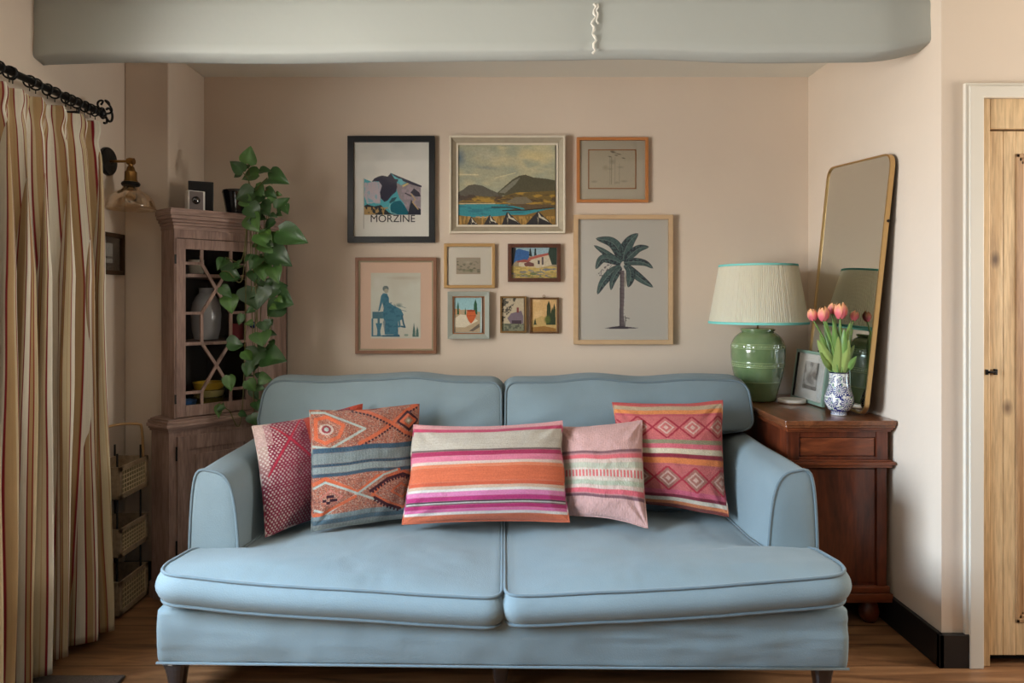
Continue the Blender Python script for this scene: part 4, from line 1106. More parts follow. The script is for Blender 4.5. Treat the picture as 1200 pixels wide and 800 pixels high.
# door
door = MB()
s0, s1, z0, z1 = .006, .355, .780, 1.549
g0, g1, h0, h1 = .046, .314, .828, 1.505
qf = lambda s, z, t: Q(s, z, t)
for (a, b, c_, d) in ((s0, g0, z0, z1), (g1, s1, z0, z1)): door.prism([(a, c_), (b, c_), (b, d), (a, d)], -.012, .006, qf)
for (a, b, c_, d) in ((g0, g1, z0, h0), (g0, g1, h1, z1)): door.prism([(a, c_), (b, c_), (b, d), (a, d)], -.012, .0055, qf)
dr = door.build('door', M['cab'], cab, bevel=.0015)
g = MB()
def uv(u, v): return (g0 + (g1 - g0) * u, h1 - (h1 - h0) * v)
def bar(a, b, w=.0062, t0=-.008, t1=.004):
    a = Vector(uv(*a)); b = Vector(uv(*b)); d = (b - a).normalized() * w * .6; n_ = Vector((-(b - a).y, (b - a).x)).normalized() * w
    a = a - d; b = b + d
    g.prism([tuple(a + n_), tuple(a - n_), tuple(b - n_), tuple(b + n_)], t0, t1, qf)
for m_ in (0, 1):
    U = lambda u: 1 - u if m_ else u
    for a, b in (((.26, 0), (.26, .09)), ((0, .09), (.26, .09)), ((.26, .09), (.5, .255)), ((.5, .255), (.26, .41)), ((0, .41), (.26, .41)), ((.26, .41), (.26, .605)), ((0, .605), (.26, .605)),
                 ((.26, .605), (.5, .755)), ((.5, .755), (.26, .92)), ((0, .92), (.26, .92)), ((.26, .92), (.26, 1))):
        bar((U(a[0]), a[1]), (U(b[0]), b[1]))
g.build('astragal_frame', M['cab'], dr)
MB().prism([(g0, h0), (g1, h0), (g1, h1), (g0, h1)], -.0075, -.0055, qf).build('glass', M['glass'], dr)
g = MB()
kn = Vector(Q(.336, 1.17, .006)); kd = Vector((cn.x, cn.y, 0))
def along(v):
    sx = Vector((cd.x, cd.y, 0))
    return lambda x, y, z: tuple(sx * x + Vector((0, 0, 1)) * y + kd * z)
g.lathe([(.005, 0), (.005, .008), (.012, .012), (.0165, .020), (.013, .030), (.004, .033)], *kn, seg=18, m=along(0))
g.build('knob', mat('blue_glass_knob', C(26, 44, 92), .12, coat=.6), dr, True)
# keyhole hinges
for z in (.86, 1.46):
    g = MB(); g.prism([(.001, z - .02), (.007, z - .02), (.007, z + .02), (.001, z + .02)], 0, .009, qf); g.build('hinge', M['iron'], dr)
# shelves
inner = [(CA + cd * .01 - cn * .016), (CB - cd * .004 - cn * .016)]
sh = [tuple(inner[0]), tuple(inner[1]), (-1.105, 3.255), (-1.105, 3.427), (-1.487, 3.427), (-1.487, 3.01)]
for z in (.782, 1.085, 1.385):
    g = MB(); g.prism(sh, z, z + .014, up); g.build('shelf', M['cab'], cab)
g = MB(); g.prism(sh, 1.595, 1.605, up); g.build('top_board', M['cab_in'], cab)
# waist moulding and lower cupboard
LA = CA - cd * .028 + cn * .016; LB = CB + cn * .010
def foot2(o):
    a = LA - cd * o * .7 + cn * o; b = LB + cd * o * .7 + cn * o
    return [tuple(a), tuple(b), (-1.10 + o * .3, 3.27), (-1.10 + o * .3, 3.44), (-1.50, 3.44), (-1.505, 3.07), (-1.53 - o * .8, 3.0 - o * .5), (-1.53 - o * .8, 2.955 - o * .5)]
g = MB()
for o_, a, b in ((.0, .768, .776), (.010, .756, .768), (.016, .742, .756), (.008, .732, .742), (.002, .722, .732)): g.prism(foot2(o_), a, b, up)
g.build('waist_moulding', M['cab_h'], cab, bevel=.0015)
g = MB(); g.prism(foot2(-.006), .07, .722, up); g.build('lower_body', M['cab'], cab)
g = MB(); g.prism(foot2(.004), 0, .07, up); g.build('plinth', M['cab'], cab, bevel=.002)
# lower door with a raised panel
def Q2(s, z, t=0): p = LA + cd * s + cn * (t - .006); return (p.x, p.y, z)
g = MB()
L2 = (LB - LA).length
for a, b, c_, d in ((.035, .085, .09, .70), (L2 - .085, L2 - .035, .09, .70), (.085, L2 - .085, .09, .15), (.085, L2 - .085, .64, .70)): g.prism([(a, c_), (b, c_), (b, d), (a, d)], 0, .012, Q2)
ld = g.build('lower_door', M['cab'], cab, bevel=.001)
g = MB()
g.prism([(.085, .15), (L2 - .085, .15), (L2 - .085, .64), (.085, .64)], 0, .004, Q2); g.prism([(.11, .175), (L2 - .11, .175), (L2 - .11, .615), (.11, .615)], .004, .009, Q2)
g.build('panel', M['cab'], ld, bevel=.0015)
for z in (.2, .6):
    g = MB(); g.tube([Q2(.030, z, .014), Q2(.030, z + .06, .014)], .004, 8); g.build('hinge', M['iron'], ld)

# things inside the cabinet (seen through the glass)
def simple(name, label, cat, prof, x, y, z, m, seg=32, group=None, rf=None):
    g = MB(); g.lathe(prof, 0, 0, 0, seg, rfun=rf)
    o = g.build(name, m, None, True); o.location = (x, y, z); sharp_smooth(o)
    return tag(o, label, cat, group)
glz = mat('grey_glaze', C(150, 152, 154), .25, coat=.3)
p = CA + cd * .185 - cn * .13
simple('storage_jar', 'tall grey rounded jar standing on the middle cabinet shelf', 'jar', [(.03, 0), (.052, .004), (.062, .05), (.066, .12), (.06, .17), (.045, .2), (.032, .215), (.032, .235), (.036, .24), (.028, .24), (.028, .22)], p.x, p.y, 1.100, glz)
p = CA + cd * .255 - cn * .12
cols = [('olive bowl at the bottom of the stack in the cabinet', C(128, 124, 60)), ('pale banded bowl in the middle of the stack in the cabinet', C(190, 180, 120)), ('yellow bowl on top of the stack in the cabinet', C(206, 172, 50))]
for k, (lb, cc) in enumerate(cols):
    simple('bowl' if k == 0 else 'bowl.%03d' % k, lb, 'bowl', [(.03, 0), (.034, .003), (.062, .012), (.070, .042), (.067, .042), (.058, .0165), (.002, .010)], p.x - .05, p.y - .03, .797 + k * .0335, mat('bowl_glaze', cc, .3, coat=.3), group='bowls stacked on the bottom cabinet shelf')
p = CA + cd * .07 - cn * .055
simple('bowl.003', 'blue bowl on the bottom cabinet shelf beside the bowl stack', 'bowl', [(.018, 0), (.02, .003), (.035, .02), (.04, .045), (.038, .045), (.03, .02), (.002, .008)], p.x - .005, p.y + .02, .797, mat('blue_glaze', C(52, 92, 140), .3, coat=.4))
p = CA + cd * .30 - cn * .06
simple('mug', 'dark red mug at the knob side of the middle shelf', 'mug', [(.026, 0), (.03, .004), (.031, .075), (.028, .075), (.027, .008), (.002, .006)], p.x, p.y, 1.1, mat('red_glaze', C(120, 34, 44), .3, coat=.3))
p = CA + cd * .13 - cn * .1
simple('mug.001', 'cream mug on the topmost cabinet shelf', 'mug', [(.026, 0), (.03, .004), (.033, .065), (.030, .065), (.027, .008), (.002, .006)], p.x, p.y, 1.40, mat('cream_glaze', C(200, 194, 178), .3, coat=.3))

# ---- on top of the cabinet
TZ = 1.677
def bxo(name, label, cat, cx, cy, z, sx, sy, sz, rot, m, bev=.004):
    g = MB(); g.box(-sx / 2, sx / 2, -sy / 2, sy / 2, 0, sz); o = g.build(name, m, None, bevel=bev, segs=3); o.location = (cx, cy, z); o.rotation_euler.z = rot
    return tag(o, label, cat)
p = P(226, 244, 3.0)
cb = bxo('security_camera', 'small white box with a round black lens on top of the cabinet', 'camera', p.x, 3.02, TZ, .072, .05, .088, math.radians(42), mat('white_plastic', C(206, 204, 200), .35))
g = MB(); g.box(-.031, .026, -.0275, -.0245, .004, .084); fp = g.build('front_panel', mat('grey_plastic', C(96, 84, 82), .3), None); fp.parent = cb
g = MB(); g.lathe([(.017, 0), (.017, .003), (.012, .006), (.002, .007)], 0, 0, 0, 20, m=lambda x, y, z: (x - .004, -.0275 - z, y + .045)); ln = g.build('lens', mat('lens_black', C(20, 16, 18), .08, coat=.8), None, True); ln.parent = cb
p = P(236, 244, 3.12)
bs_ = bxo('speaker', 'black box speaker standing behind the small white camera', 'speaker', p.x, 3.115, TZ, .105, .09, .142, math.radians(24), mat('speaker_black', C(15, 15, 17), .5, bump=.2, bscale=300), .003)
g = MB(); g.box(-.046, .046, -.0475, -.0445, .008, .134); q_ = g.build('grille', mat('grille_black', C(22, 22, 24), .8, bump=.4, bscale=500), None); q_.parent = bs_

# ================================================================== trailing pothos
PY = 3.12
pot = thing('potted_pothos', 'trailing pothos in a dark pot spilling over the cabinet corner', 'plant', (-1.235, 3.2, TZ + .001))
g = MB(); g.lathe([(.054, 0), (.060, .004), (.076, .10), (.08, .106), (.078, .116), (.070, .116), (.068, .1), (.002, .098)], -1.235, 3.2, TZ + .001, 36)
sharp_smooth(g.build('pot', mat('black_glazed_pot', C(22, 22, 26), .15, coat=.6), pot, True))
g = MB(); g.lathe([(.002, .105), (.05, .108), (.067, .1)], -1.235, 3.2, TZ + .001, 24); g.build('soil', mat('soil', C(46, 34, 26), .95, bump=.6, bscale=80), pot, True)
def zp(zx, zy): return 160 + zx / 2.424, 170 + zy / 2.424
LEAVES = [((317, 52), (324, 2), 1.0), ((302, 76), (265, 44), .9), ((345, 80), (295, 92), 1.2), ((350, 74), (386, 72), .9), ((372, 92), (430, 103), 1.0), ((332, 135), (279, 152), 1.1), ((335, 120), (362, 152), 1.1), ((372, 158), (402, 156), .7),
          ((398, 180), (434, 148), .9), ((422, 172), (430, 196), .8), ((318, 172), (352, 208), 1.1), ((352, 165), (378, 200), 1.0), ((322, 200), (345, 248), 1.2), ((405, 246), (487, 276), .8), ((345, 252), (385, 292), 1.1), ((372, 262), (402, 310), 1.3), ((380, 300), (440, 342), .9),
          ((350, 318), (320, 352), .9), ((355, 335), (362, 385), 1.0), ((330, 355), (345, 395), 1.0), ((242, 358), (298, 374), 1.2), ((252, 322), (228, 352), .8), ((240, 402), (270, 432), .8), ((262, 428), (270, 478), 1.0), ((295, 340), (272, 352), .8),
          ((335, 402), (342, 468), 1.5), ((370, 408), (428, 398), 1.0), ((400, 432), (445, 452), 1.3), ((415, 450), (368, 486), 1.0), ((358, 500), (372, 532), 1.2), ((352, 532), (358, 572), 1.4), ((345, 578), (318, 634), 1.1), ((358, 600), (424, 606), 1.2), ((258, 562), (305, 568), 1.0), ((320, 620), (312, 660), .9),
          ((348, 660), (386, 668), 1.0), ((315, 668), (338, 700), 1.0), ((262, 655), (268, 700), .9), ((340, 728), (352, 756), 1.1), ((325, 765), (340, 796), 1.1), ((240, 735), (232, 775), .8), ((250, 742), (224, 755), .6), ((305, 585), (328, 612), .9), ((388, 345), (402, 390), .9),
          ((330, 312), (305, 330), .9), ((392, 215), (360, 240), .8), ((300, 150), (330, 178), .8), ((365, 128), (398, 150), .8), ((328, 690), (345, 725), .8), ((300, 480), (290, 512), .7)]
VINES = [[(318, 175), (318, 120), (320, 90), (317, 50)], [(330, 175), (322, 110), (302, 76)], [(330, 170), (345, 120), (372, 92)], [(335, 180), (352, 140), (385, 125), (400, 158), (398, 180)],
         [(330, 170), (372, 190), (378, 240), (405, 246), (430, 250)], [(325, 170), (348, 220), (352, 280), (345, 330), (338, 400), (342, 470), (335, 540), (338, 600), (332, 680), (335, 760)],
         [(322, 172), (340, 210), (370, 270), (362, 330), (372, 405), (376, 470), (368, 560), (352, 600)], [(330, 172), (345, 215), (360, 290), (385, 350), (392, 430)], [(335, 400), (300, 380), (262, 360), (242, 358)], [(352, 500), (382, 520), (378, 570), (350, 600)],
         [(336, 590), (345, 640), (358, 680), (352, 740)], [(335, 755), (300, 757), (262, 752), (240, 735)], [(342, 330), (300, 322), (255, 320)]]
def yplant(zx, zy, k=0.0):
    px = 160 + zx / 2.424
    # stay in front of the slanted cabinet front, or just beyond its corner
    r_ = (px - VX) / F
    s_ = (r_ * CA.y - CA.x) / (cd.x - r_ * cd.y)
    yf = CA.y + cd.y * min(max(s_, 0), CLn)
    if zy < 160: return 3.12 - k
    return min(yf - .078, 3.10) - k
rnd = random.Random(5)
g = MB()
for i, v in enumerate(VINES):
    pts = []
    for j, (a, b) in enumerate(v):
        q = zp(a, b); y_ = yplant(a, b, .01 * (i % 3))
        if j == 0 and b < 200: y_ = 3.2
        pts.append(P(q[0], q[1], y_))
        if j == 0 and v[1][1] > 180: pts.append(P(*zp((a + v[1][0]) / 2, 180), 3.075))
    g.tube(bez(pts, 30), .0022, 5)
g.build('stem', mat('vine_stem', C(96, 92, 48), .6), pot, True)
gl = MB()
def leafmesh(g, base, tip, wid, up_, curl, fold, shade):
    base = Vector(base); tip = Vector(tip); ax = tip - base; Ln = ax.length; ax.normalize()
    n_ = (up_ - ax * up_.dot(ax)).normalized(); sd = ax.cross(n_)
    NU, NVv = 9, 6
    vs = []
    for i in range(NU + 1):
        t = i / NU
        # heart outline
        hw = .46 * wid * Ln * (math.sin(PI * min(1, t * .9 + .1) ** .72) ** .8) * (1 - .42 * t) * 1.12 * (1 if t > 0 else .55)
        if i == NU: hw = 0.0
        for j in range(-NVv // 2, NVv // 2 + 1):
            s = j / (NVv / 2)
            back = -.10 * Ln * (abs(s) > .3) * math.exp(-(t / .12) ** 2) * abs(s)
            p = base + ax * (t * Ln + back) + sd * (s * hw) + n_ * (curl * Ln * (t - .4) ** 2 * -1 + fold * abs(s) * hw + .02 * Ln * math.sin(s * 5 + t * 6))
            vs.append(p)
    w_ = NVv + 1
    fs = [(i * w_ + j, i * w_ + j + 1, (i + 1) * w_ + j + 1, (i + 1) * w_ + j) for i in range(NU) for j in range(NVv)]
    n0 = len(g.v)
    g.add(vs, fs)
    for i in range(NU + 1):
        for j in range(w_):
            m_ = 1.0 + (.35 if j == NVv // 2 else 0)
            g.c.append((shade[0] * m_, shade[1] * m_, shade[2] * m_, 1))
for i, (a, b, w_) in enumerate(LEAVES):
    k = rnd.uniform(0, .05)
    y0_ = yplant(*a, k); y1_ = yplant(*b, k) - rnd.uniform(-.01, .035)
    A = P(*zp(*a), y0_); B = P(*zp(*b), y1_)
    nn = Vector((rnd.uniform(-.5, .5), -1, rnd.uniform(.0, .8)))
    base_ = C(50, 84, 40) if rnd.random() < .6 else C(74, 112, 52)
    f_ = rnd.uniform(.7, 1.15)
    leafmesh(gl, A, B, 1.15 * w_ * .95, nn.normalized(), rnd.uniform(.1, .6), rnd.uniform(.1, .4), tuple(x * f_ for x in base_[:3]))
for v in VINES:
    q = resample([Vector(p) for p in v], max(3, int(sum((Vector(v[i + 1]) - Vector(v[i])).length for i in range(len(v) - 1)) / 34)), closed=False)
    for p in q[1:]:
        if p.y > 700 and (p.x > 320 or rnd.random() < .5): continue
        a = rnd.uniform(0, 2 * PI); L_ = rnd.uniform(22, 38); d = Vector((math.cos(a) * .9, abs(math.sin(a)) * .8 + .1)) * L_
        b = p + d; a_ = p + d * .25
        k = rnd.uniform(-.005, .04)
        A = P(*zp(*a_), yplant(*a_, k)); B = P(*zp(*b), yplant(*b, k) - rnd.uniform(-.005, .03))
        c_ = C(46, 78, 38) if rnd.random() < .7 else C(84, 120, 54); f_ = rnd.uniform(.7, 1.1)
        leafmesh(gl, A, B, rnd.uniform(.8, 1.1), Vector((rnd.uniform(-.6, .6), -1, rnd.uniform(-.2, .8))).normalized(), rnd.uniform(.1, .6), rnd.uniform(.1, .4), tuple(x * f_ for x in c_[:3]))
# petioles into the same foliage mesh
lv = gl.build('foliage', mat('pothos_leaf', None, .42, attr=True, noise=.12, nscale=50, coat=.08), pot, True)

# ================================================================== wall light
SX, SY = -1.605, 2.94
wl = thing('wall_light', 'brass wall light with a smoky amber glass shade', 'wall light', (XL, SY, 1.82))
zc = 1.29 + (350 - 189) * SY / F
g = MB(); g.lathe([(.060, 0), (.060, .012), (.056, .016), (.001, .017)], 0, 0, 0, 32, m=lambda x, y, z: (XL + z, SY + x, zc + y)); sharp_smooth(g.build('backplate', M['iron'], wl, True))
g = MB(); g.tube([(XL + .015, SY, zc), (SX, SY, zc)], .006, 10); g.lathe([(.014, -.014), (.016, 0), (.014, .014)], 0, 0, 0, 16, m=lambda x, y, z: (SX + z, SY + x, zc + y))
g.tube([(SX, SY, zc + .014), (SX, SY, zc - .05)], .010, 12); sharp_smooth(g.build('arm', M['brass'], wl, True))
zs = zc - .03
g = MB(); g.lathe([(.008, .01), (.014, .005), (.018, -.01), (.024, -.016), (.025, -.05), (.028, -.054), (.028, -.06), (.012, -.06)], SX, SY, zs, 28); sharp_smooth(g.build('lamp_holder', M['brass'], wl, True))
g = MB(); g.lathe([(.02, -.055), (.034, -.060), (.038, -.068), (.034, -.076), (.026, -.078)], SX, SY, zs, 28); sharp_smooth(g.build('collar', M['iron'], wl, True))
g = MB(); pr = [(.030, -.078), (.036, -.090), (.052, -.100), (.076, -.116), (.090, -.138), (.097, -.162), (.101, -.178)]
g.lathe(pr + [(r - .003, z) for r, z in pr[::-1]], SX, SY, zs, 48, caps=False)
gm = bpy.data.materials.new('amber_glass'); gm.use_nodes = True; N = gm.node_tree.nodes; L = gm.node_tree.links; N.clear()
o_ = N.new('ShaderNodeOutputMaterial'); mx = N.new('ShaderNodeMixShader'); t_ = N.new('ShaderNodeBsdfTransparent'); t_.inputs['Color'].default_value = (.97, .91, .82, 1)
gg = N.new('ShaderNodeBsdfGlossy'); gg.inputs['Roughness'].default_value = .06; gg.inputs['Color'].default_value = (1, .95, .88, 1); lw = N.new('ShaderNodeLayerWeight'); lw.inputs['Blend'].default_value = .33
L.new(lw.outputs['Facing'], mx.inputs['Fac']); L.new(t_.outputs[0], mx.inputs[1]); L.new(gg.outputs[0], mx.inputs[2]); L.new(mx.outputs[0], o_.inputs['Surface'])
g.build('glass_shade', gm, wl, True)
g = MB(); g.lathe([(.010, -.06), (.012, -.075), (.024, -.10), (.029, -.12), (.024, -.14), (.001, -.15)], SX, SY, zs, 24); g.build('bulb', thin_glass('bulb_glass', (1, .93, .8, 1)), wl, True)

# ================================================================== curtain
RX, RZ = -1.63, 2.035
RX1 = -1.615
rod = thing('curtain_rod', 'black iron curtain rod with a scrolled end', 'curtain rod', (RX, 1.2, RZ))
g = MB(); g.tube([(RX, -.2, RZ), (RX1, 2.74, RZ)], .0125, 14); g.build('rod', M['iron'], rod, True)
g = MB()
for sx in (1, -1):
    pts = []
    for k in range(30):
        a = k / 29 * 2 * PI * 1.35; r_ = .026 * (1 - .72 * k / 29)
        pts.append((RX1 + sx * (.0 + (.026 - r_ * math.cos(a)) * .55), 2.745 + .018 + r_ * math.sin(a) * .9 + .02 * (1 - k / 29) * 0, RZ - .004 + .006 + .026 - .026 * math.cos(a * .5) + r_ * .2))
    g.tube(pts, .0042, 7)
g.tube([(RX1, 2.735, RZ), (RX1, 2.765, RZ)], [.015, .010], 12)
for sx in (0.,):
    pts = [(RX1 + .0, 2.76 + .022 * math.sin(a), RZ - .024 + .030 * (1 - math.cos(a)) * .5 - .01 + .0) for a in np.linspace(0, 4.4, 20)]
    g.tube(pts, .005, 7)
    pts = [(RX1 + .012, 2.775 + .024 * math.cos(a), RZ + .002 + .026 * math.sin(a)) for a in np.linspace(-2.2, 2.4, 20)]
    g.tube(pts, .0048, 7)
    pts = [(RX1 - .012, 2.770 + .018 * math.cos(a), RZ + .008 + .020 * math.sin(a)) for a in np.linspace(-2.2, 2.4, 20)]
    g.tube(pts, .0048, 7)
g.build('finial', M['iron'], rod, True)
g = MB(); g.tube([(XL, 2.62, RZ - .03), (RX, 2.62, RZ - .03), (RX, 2.62, RZ - .012)], .006, 8); g.lathe([(.025, 0), (.025, .005)], 0, 0, 0, 16, m=lambda x, y, z: (XL + z, 2.62 + x, RZ - .03 + y)); g.build('bracket', M['iron'], rod)

cur = thing('curtain', 'cream and red striped curtain drawn back, hanging to the floor', 'curtain', (-1.58, 2.2, 0), 'striped curtain')
del cur['group']
def curtain():
    ns, nz = 1000, 90
    s = np.linspace(0, 1, ns); SW = 2.5                       # cloth width in metres
    z = np.concatenate([np.linspace(1.985, 1.80, 30), np.linspace(1.79, .022, nz - 30)])
    S, Zz = np.meshgrid(s, z)
    nf = 7.5
    ph = S * nf + .22 * vnoise(S * 9, S * 0 + 1, 3)
    # length along the rod: gathered tightly
    Yt = 2.0 + (2.712 - 2.0) * S
    h = (1.985 - Zz) / 1.96
    # drift of the folds towards the floor
    Yb = 1.98 + (2.60 - 1.98) * (S ** 1.05)
    Y = Yt * (1 - h) + Yb * h + .018 * vnoise(S * 4, Zz * .6, 8) * h
    X0 = RX + .012 * S
    Xb = -1.615 + .045 * np.clip(S, 0, 1) ** 1.1 + .015 * vnoise(S * 5, S * 0, 4)
    Xc = X0 * (1 - h ** .8) + Xb * h ** .8
    # folds: tight pinch pleats at the top opening into deep folds
    pin = np.exp(-((Zz - 1.905) / .035) ** 2)
    amp = .020 + .052 * np.clip(h * 3.2, 0, 1) ** .8 - .010 * pin
    amp = amp * (1 + .30 * vnoise(S * 12, Zz * .9, 12))
    p2 = 2 * PI * (ph + .12 * vnoise(S * 4, Zz * .7, 5) * np.clip(h * 3, 0, 1))
    w1 = np.sin(p2); w2 = np.sin(2 * p2 + 1.0 + 2 * vnoise(S * 3, Zz * .6, 6))
    X = Xc + amp * (w1 + .22 * w2) + .010 * np.sin(3 * p2) * np.exp(-((Zz - 1.96) / .05) ** 2)
    Y = Y + amp * .42 * np.cos(p2) + .008 * vnoise(S * 30, Zz * 3, 7)
    X = np.maximum(X, XL + .012)
    zz_ = Zz + .010 * np.sin(p2 * 1.0) * (h > .97) + .006 * np.cos(p2) * (Zz > 1.97)
    V = np.stack([X, Y, zz_], -1).reshape(-1, 3)
    # stripes woven along the cloth width
    m = ((S * SW) % .180) * (.232 / .180)
    col = np.zeros(S.shape + (3,)); col[:] = C(190, 176, 142)[:3]
    def st(a, b, c_, al=1.0):
        nonlocal col
        k = ((m >= a) & (m < b))[..., None] * al; col = col * (1 - k) + np.array(c_[:3]) * k
    tan, cream, red, pale, gold_ = C(166, 138, 100), C(214, 208, 192), C(124, 28, 38), C(186, 170, 138), C(150, 114, 72)
    st(0, .034, tan); st(.034, .037, gold_); st(.035, .0445, red); st(.043, .047, cream); st(.047, .090, cream); st(.088, .0975, red); st(.0955, .112, pale); st(.112, .116, tan)
    st(.116, .150, pale); st(.149, .154, red); st(.153, .158, gold_); st(.158, .176, tan); st(.174, .183, red); st(.181, .214, cream); st(.212, .2205, red); st(.219, .232, pale)
    col *= (1 + .07 * vnoise(S * SW * 320, Zz * 4, 2))[..., None] * (1 + .04 * vnoise(S * 900, Zz * 160, 3))[..., None]
    o = mesh('drape', V, grid_faces(ns, nz), mat('striped_cotton', None, .85, attr=True, bump=.12, bscale=400, sheen=.15, spec=.1), cur, True, col.reshape(-1, 3))
    sd = o.modifiers.new('thickness', 'SOLIDIFY'); sd.thickness = .0018; sd.offset = 0
curtain()
# rings sliding on the rod
ringm = MB(); 
R0 = [(.0195 * math.cos(a), 0, .0195 * math.sin(a)) for a in np.linspace(0, 2 * PI, 21)[:-1]]
ringm.tube(R0, .0032, 6, closed=True); ringm.tube([(0, 0, -.0195), (0, 0, -.033)], .0018, 5)
rm = None
ypos = [2.02, 2.06, 2.12, 2.19, 2.235, 2.25, 2.33, 2.36, 2.42, 2.46, 2.52, 2.55, 2.585, 2.635, 2.67, 2.70]
for k, y in enumerate(ypos):
    if rm is None:
        rm = mesh('ring', ringm.v, ringm.f, M['iron'], None, True, local=(0, 0, 0)); o = rm
    else:
        o = rm.copy(); COL.objects.link(o)
    o.parent = cur; q = y / 2.74
    o.location = (RX + (RX1 - RX) * q - cur.location.x + 0, y - cur.location.y, RZ - .0035); o.rotation_euler = (0, 0, math.radians((-14, 9, 22, -6, 15)[k % 5]))

# ================================================================== cane basket trolley beside the cabinet
tr = thing('storage_trolley', 'three tier trolley of cane baskets between curtain and cabinet', 'trolley', (-1.61, 2.86, 0))
TXa, TXb, TYa, TYb = -1.685, -1.55, 2.745, 2.965
g = MB()
for x in (TXa + .004, TXb - .02):
    for y in (TYa + .03, TYb - .012): g.tube([(x, y, .0), (x, y, .66)], .004, 8)
g.build('upright', mat('dark_metal', C(40, 36, 34), .5, .3), tr)
g = MB()
pts = bez([(TXa + .01, TYa - .05, .745), (TXa + .03, TYb - .06, .752), (TXb - .03, TYb - .02, .75), (TXb - .015, TYb - .01, .725), (TXb - .012, TYb - .006, .60)], 30)
g.tube(pts, .0055, 8); g.build('handle', mat('cane_handle', C(172, 134, 86), .5), tr, True)
bw = wood('ash_wood', C(176, 152, 124), C(150, 126, 98), scale=(3, 3, 3), rings=3)
cane = mat('cane_light', C(222, 198, 156), .6)
for k, (zb, zt) in enumerate(((.012, .150), (.245, .362), (.480, .612))):
    g = MB(); th = .008
    g.box(TXa, TXb, TYa, TYa + th, zb, zt).box(TXa, TXb, TYb - th, TYb, zb, zt).box(TXa, TXa + th, TYa, TYb, zb, zt).box(TXa, TXb, TYa, TYb, zb, zb + .006)
    # open frame on the side that faces the room, filled with cane
    fr_ = .020
    for (a, b, c_, d) in ((TYa, TYb, zb, zb + fr_), (TYa, TYb, zt - fr_, zt), (TYa, TYa + fr_, zb, zt), (TYb - fr_, TYb, zb, zt)): g.box(TXb, TXb + .008, a, b, c_, d)
    bk = g.build('basket', bw, tr, bevel=.0015)
    MB().box(TXb - .003, TXb - .001, TYa + fr_ * .6, TYb - fr_ * .6, zb + .01, zt - .012).build('inner_shade', M['dark'], bk)  # dark sheet behind the cane, stands in for shade inside the basket
    g = MB(); n1, n2 = 10, 5
    for i in range(n1 + 1):
        y = TYa + fr_ + (TYb - TYa - 2 * fr_) * i / n1; g.box(TXb + .003, TXb + .005, y - .0024, y + .0024, zb + fr_, zt - fr_)
    for i in range(n2 + 1):
        z = zb + fr_ + (zt - zb - 2 * fr_) * i / n2; g.box(TXb + .002, TXb + .0042, TYa + fr_, TYb - fr_, z - .0024, z + .0024)
    for i in range(n1):
        y = TYa + fr_ + (TYb - TYa - 2 * fr_) * (i + .5) / n1
        for sg in (-1, 1):
            g.box(TXb + .0035, TXb + .0048, y - .0008, y + .0008, zb + fr_, zt - fr_)
    g.build('cane_panel', cane, bk)

# ================================================================== mat on the floor by the curtain
g = MB(); g.box(-1.63, -1.285, 1.62, 2.325, 0.001, .010)
rg = g.build('doormat', mat('grey_ribbed_mat', C(104, 92, 84), .95, noise=.3, nscale=120, bump=.8, bscale=260), None, bevel=.004); tag(rg, 'grey brown flat mat on the floorboards under the curtain', 'mat')
g = MB(); g.tube([(-1.626, 2.321, .008), (-1.289, 2.321, .008), (-1.289, 1.624, .008), (-1.626, 1.624, .008)], .0045, 6, closed=True); g.build('binding', mat('mat_binding', C(70, 62, 58), .9), rg)
# ================================================================== mahogany sideboard
SB = thing('sideboard', 'dark mahogany sideboard standing beside the sofa arm', 'sideboard', (1.32, 3.03, 0))
X0, X1, Y0, Y1 = 1.118, 1.512, 2.685, 3.41
TOP = .815
def around(g, o, z0, z1): g.box(X0 - o * .75, min(X1 + o, 1.532), Y0 - o, Y1, z0, z1)
g = MB(); around(g, .026, .795, TOP); around(g, .020, .785, .795)
g.build('top', M['mahog_top'], SB, bevel=.004, segs=3)
g = MB(); around(g, .014, .776, .785); around(g, .008, .768, .776); g.build('top_moulding', M['mahog_h'], SB, bevel=.002)
g = MB(); g.box(X0 + .004, X1 - .004, Y0 + .012, Y1 - .002, .10, .77); g.build('carcass', M['mahog'], SB)
g = MB()
for a, b in ((X0, X0 + .045), (X1 - .045, X1)):
    g.box(a, b, Y0, Y0 + .02, .655, .768)
    g.box(a + .003, b - .003, Y0 + .002, Y0 + .02, .16, .625)
g.box(X0 + .045, X1 - .045, Y0 + .004, Y0 + .02, .745, .768); g.box(X0 + .045, X1 - .045, Y0 + .004, Y0 + .02, .655, .668)
g.box(X0, X0 + .015, Y0 + .02, Y0 + .08, .16, .768)
g.build('side_stile', M['mahog'], SB, bevel=.0015)
g = MB(); around(g, .012, .628, .640); around(g, .020, .640, .652); around(g, .010, .652, .657); g.build('waist_moulding', M['mahog_h'], SB, bevel=.002)
g = MB(); g.box(X0 + .05, X1 - .05, Y0 + .006, Y0 + .014, .672, .742); g.build('upper_panel', M['mahog_h'], SB, bevel=.002)
g = MB(); g.box(X0 + .048, X1 - .048, Y0 + .006, Y0 + .013, .175, .62); g.build('lower_panel', M['mahog'], SB, bevel=.002)
g = MB(); around(g, .014, .10, .135); around(g, .006, .135, .160); g.build('plinth', M['mahog_h'], SB, bevel=.003)
for x, y in ((X0 + .05, Y0 + .05), (X1 - .05, Y0 + .05), (X0 + .05, Y1 - .05), (X1 - .05, Y1 - .05)):
    g = MB(); g.lathe([(.020, 0), (.034, .018), (.040, .045), (.034, .072), (.024, .084), (.03, .10)], x, y, 0, 24); g.build('bun_foot', M['mahog'], SB, True)

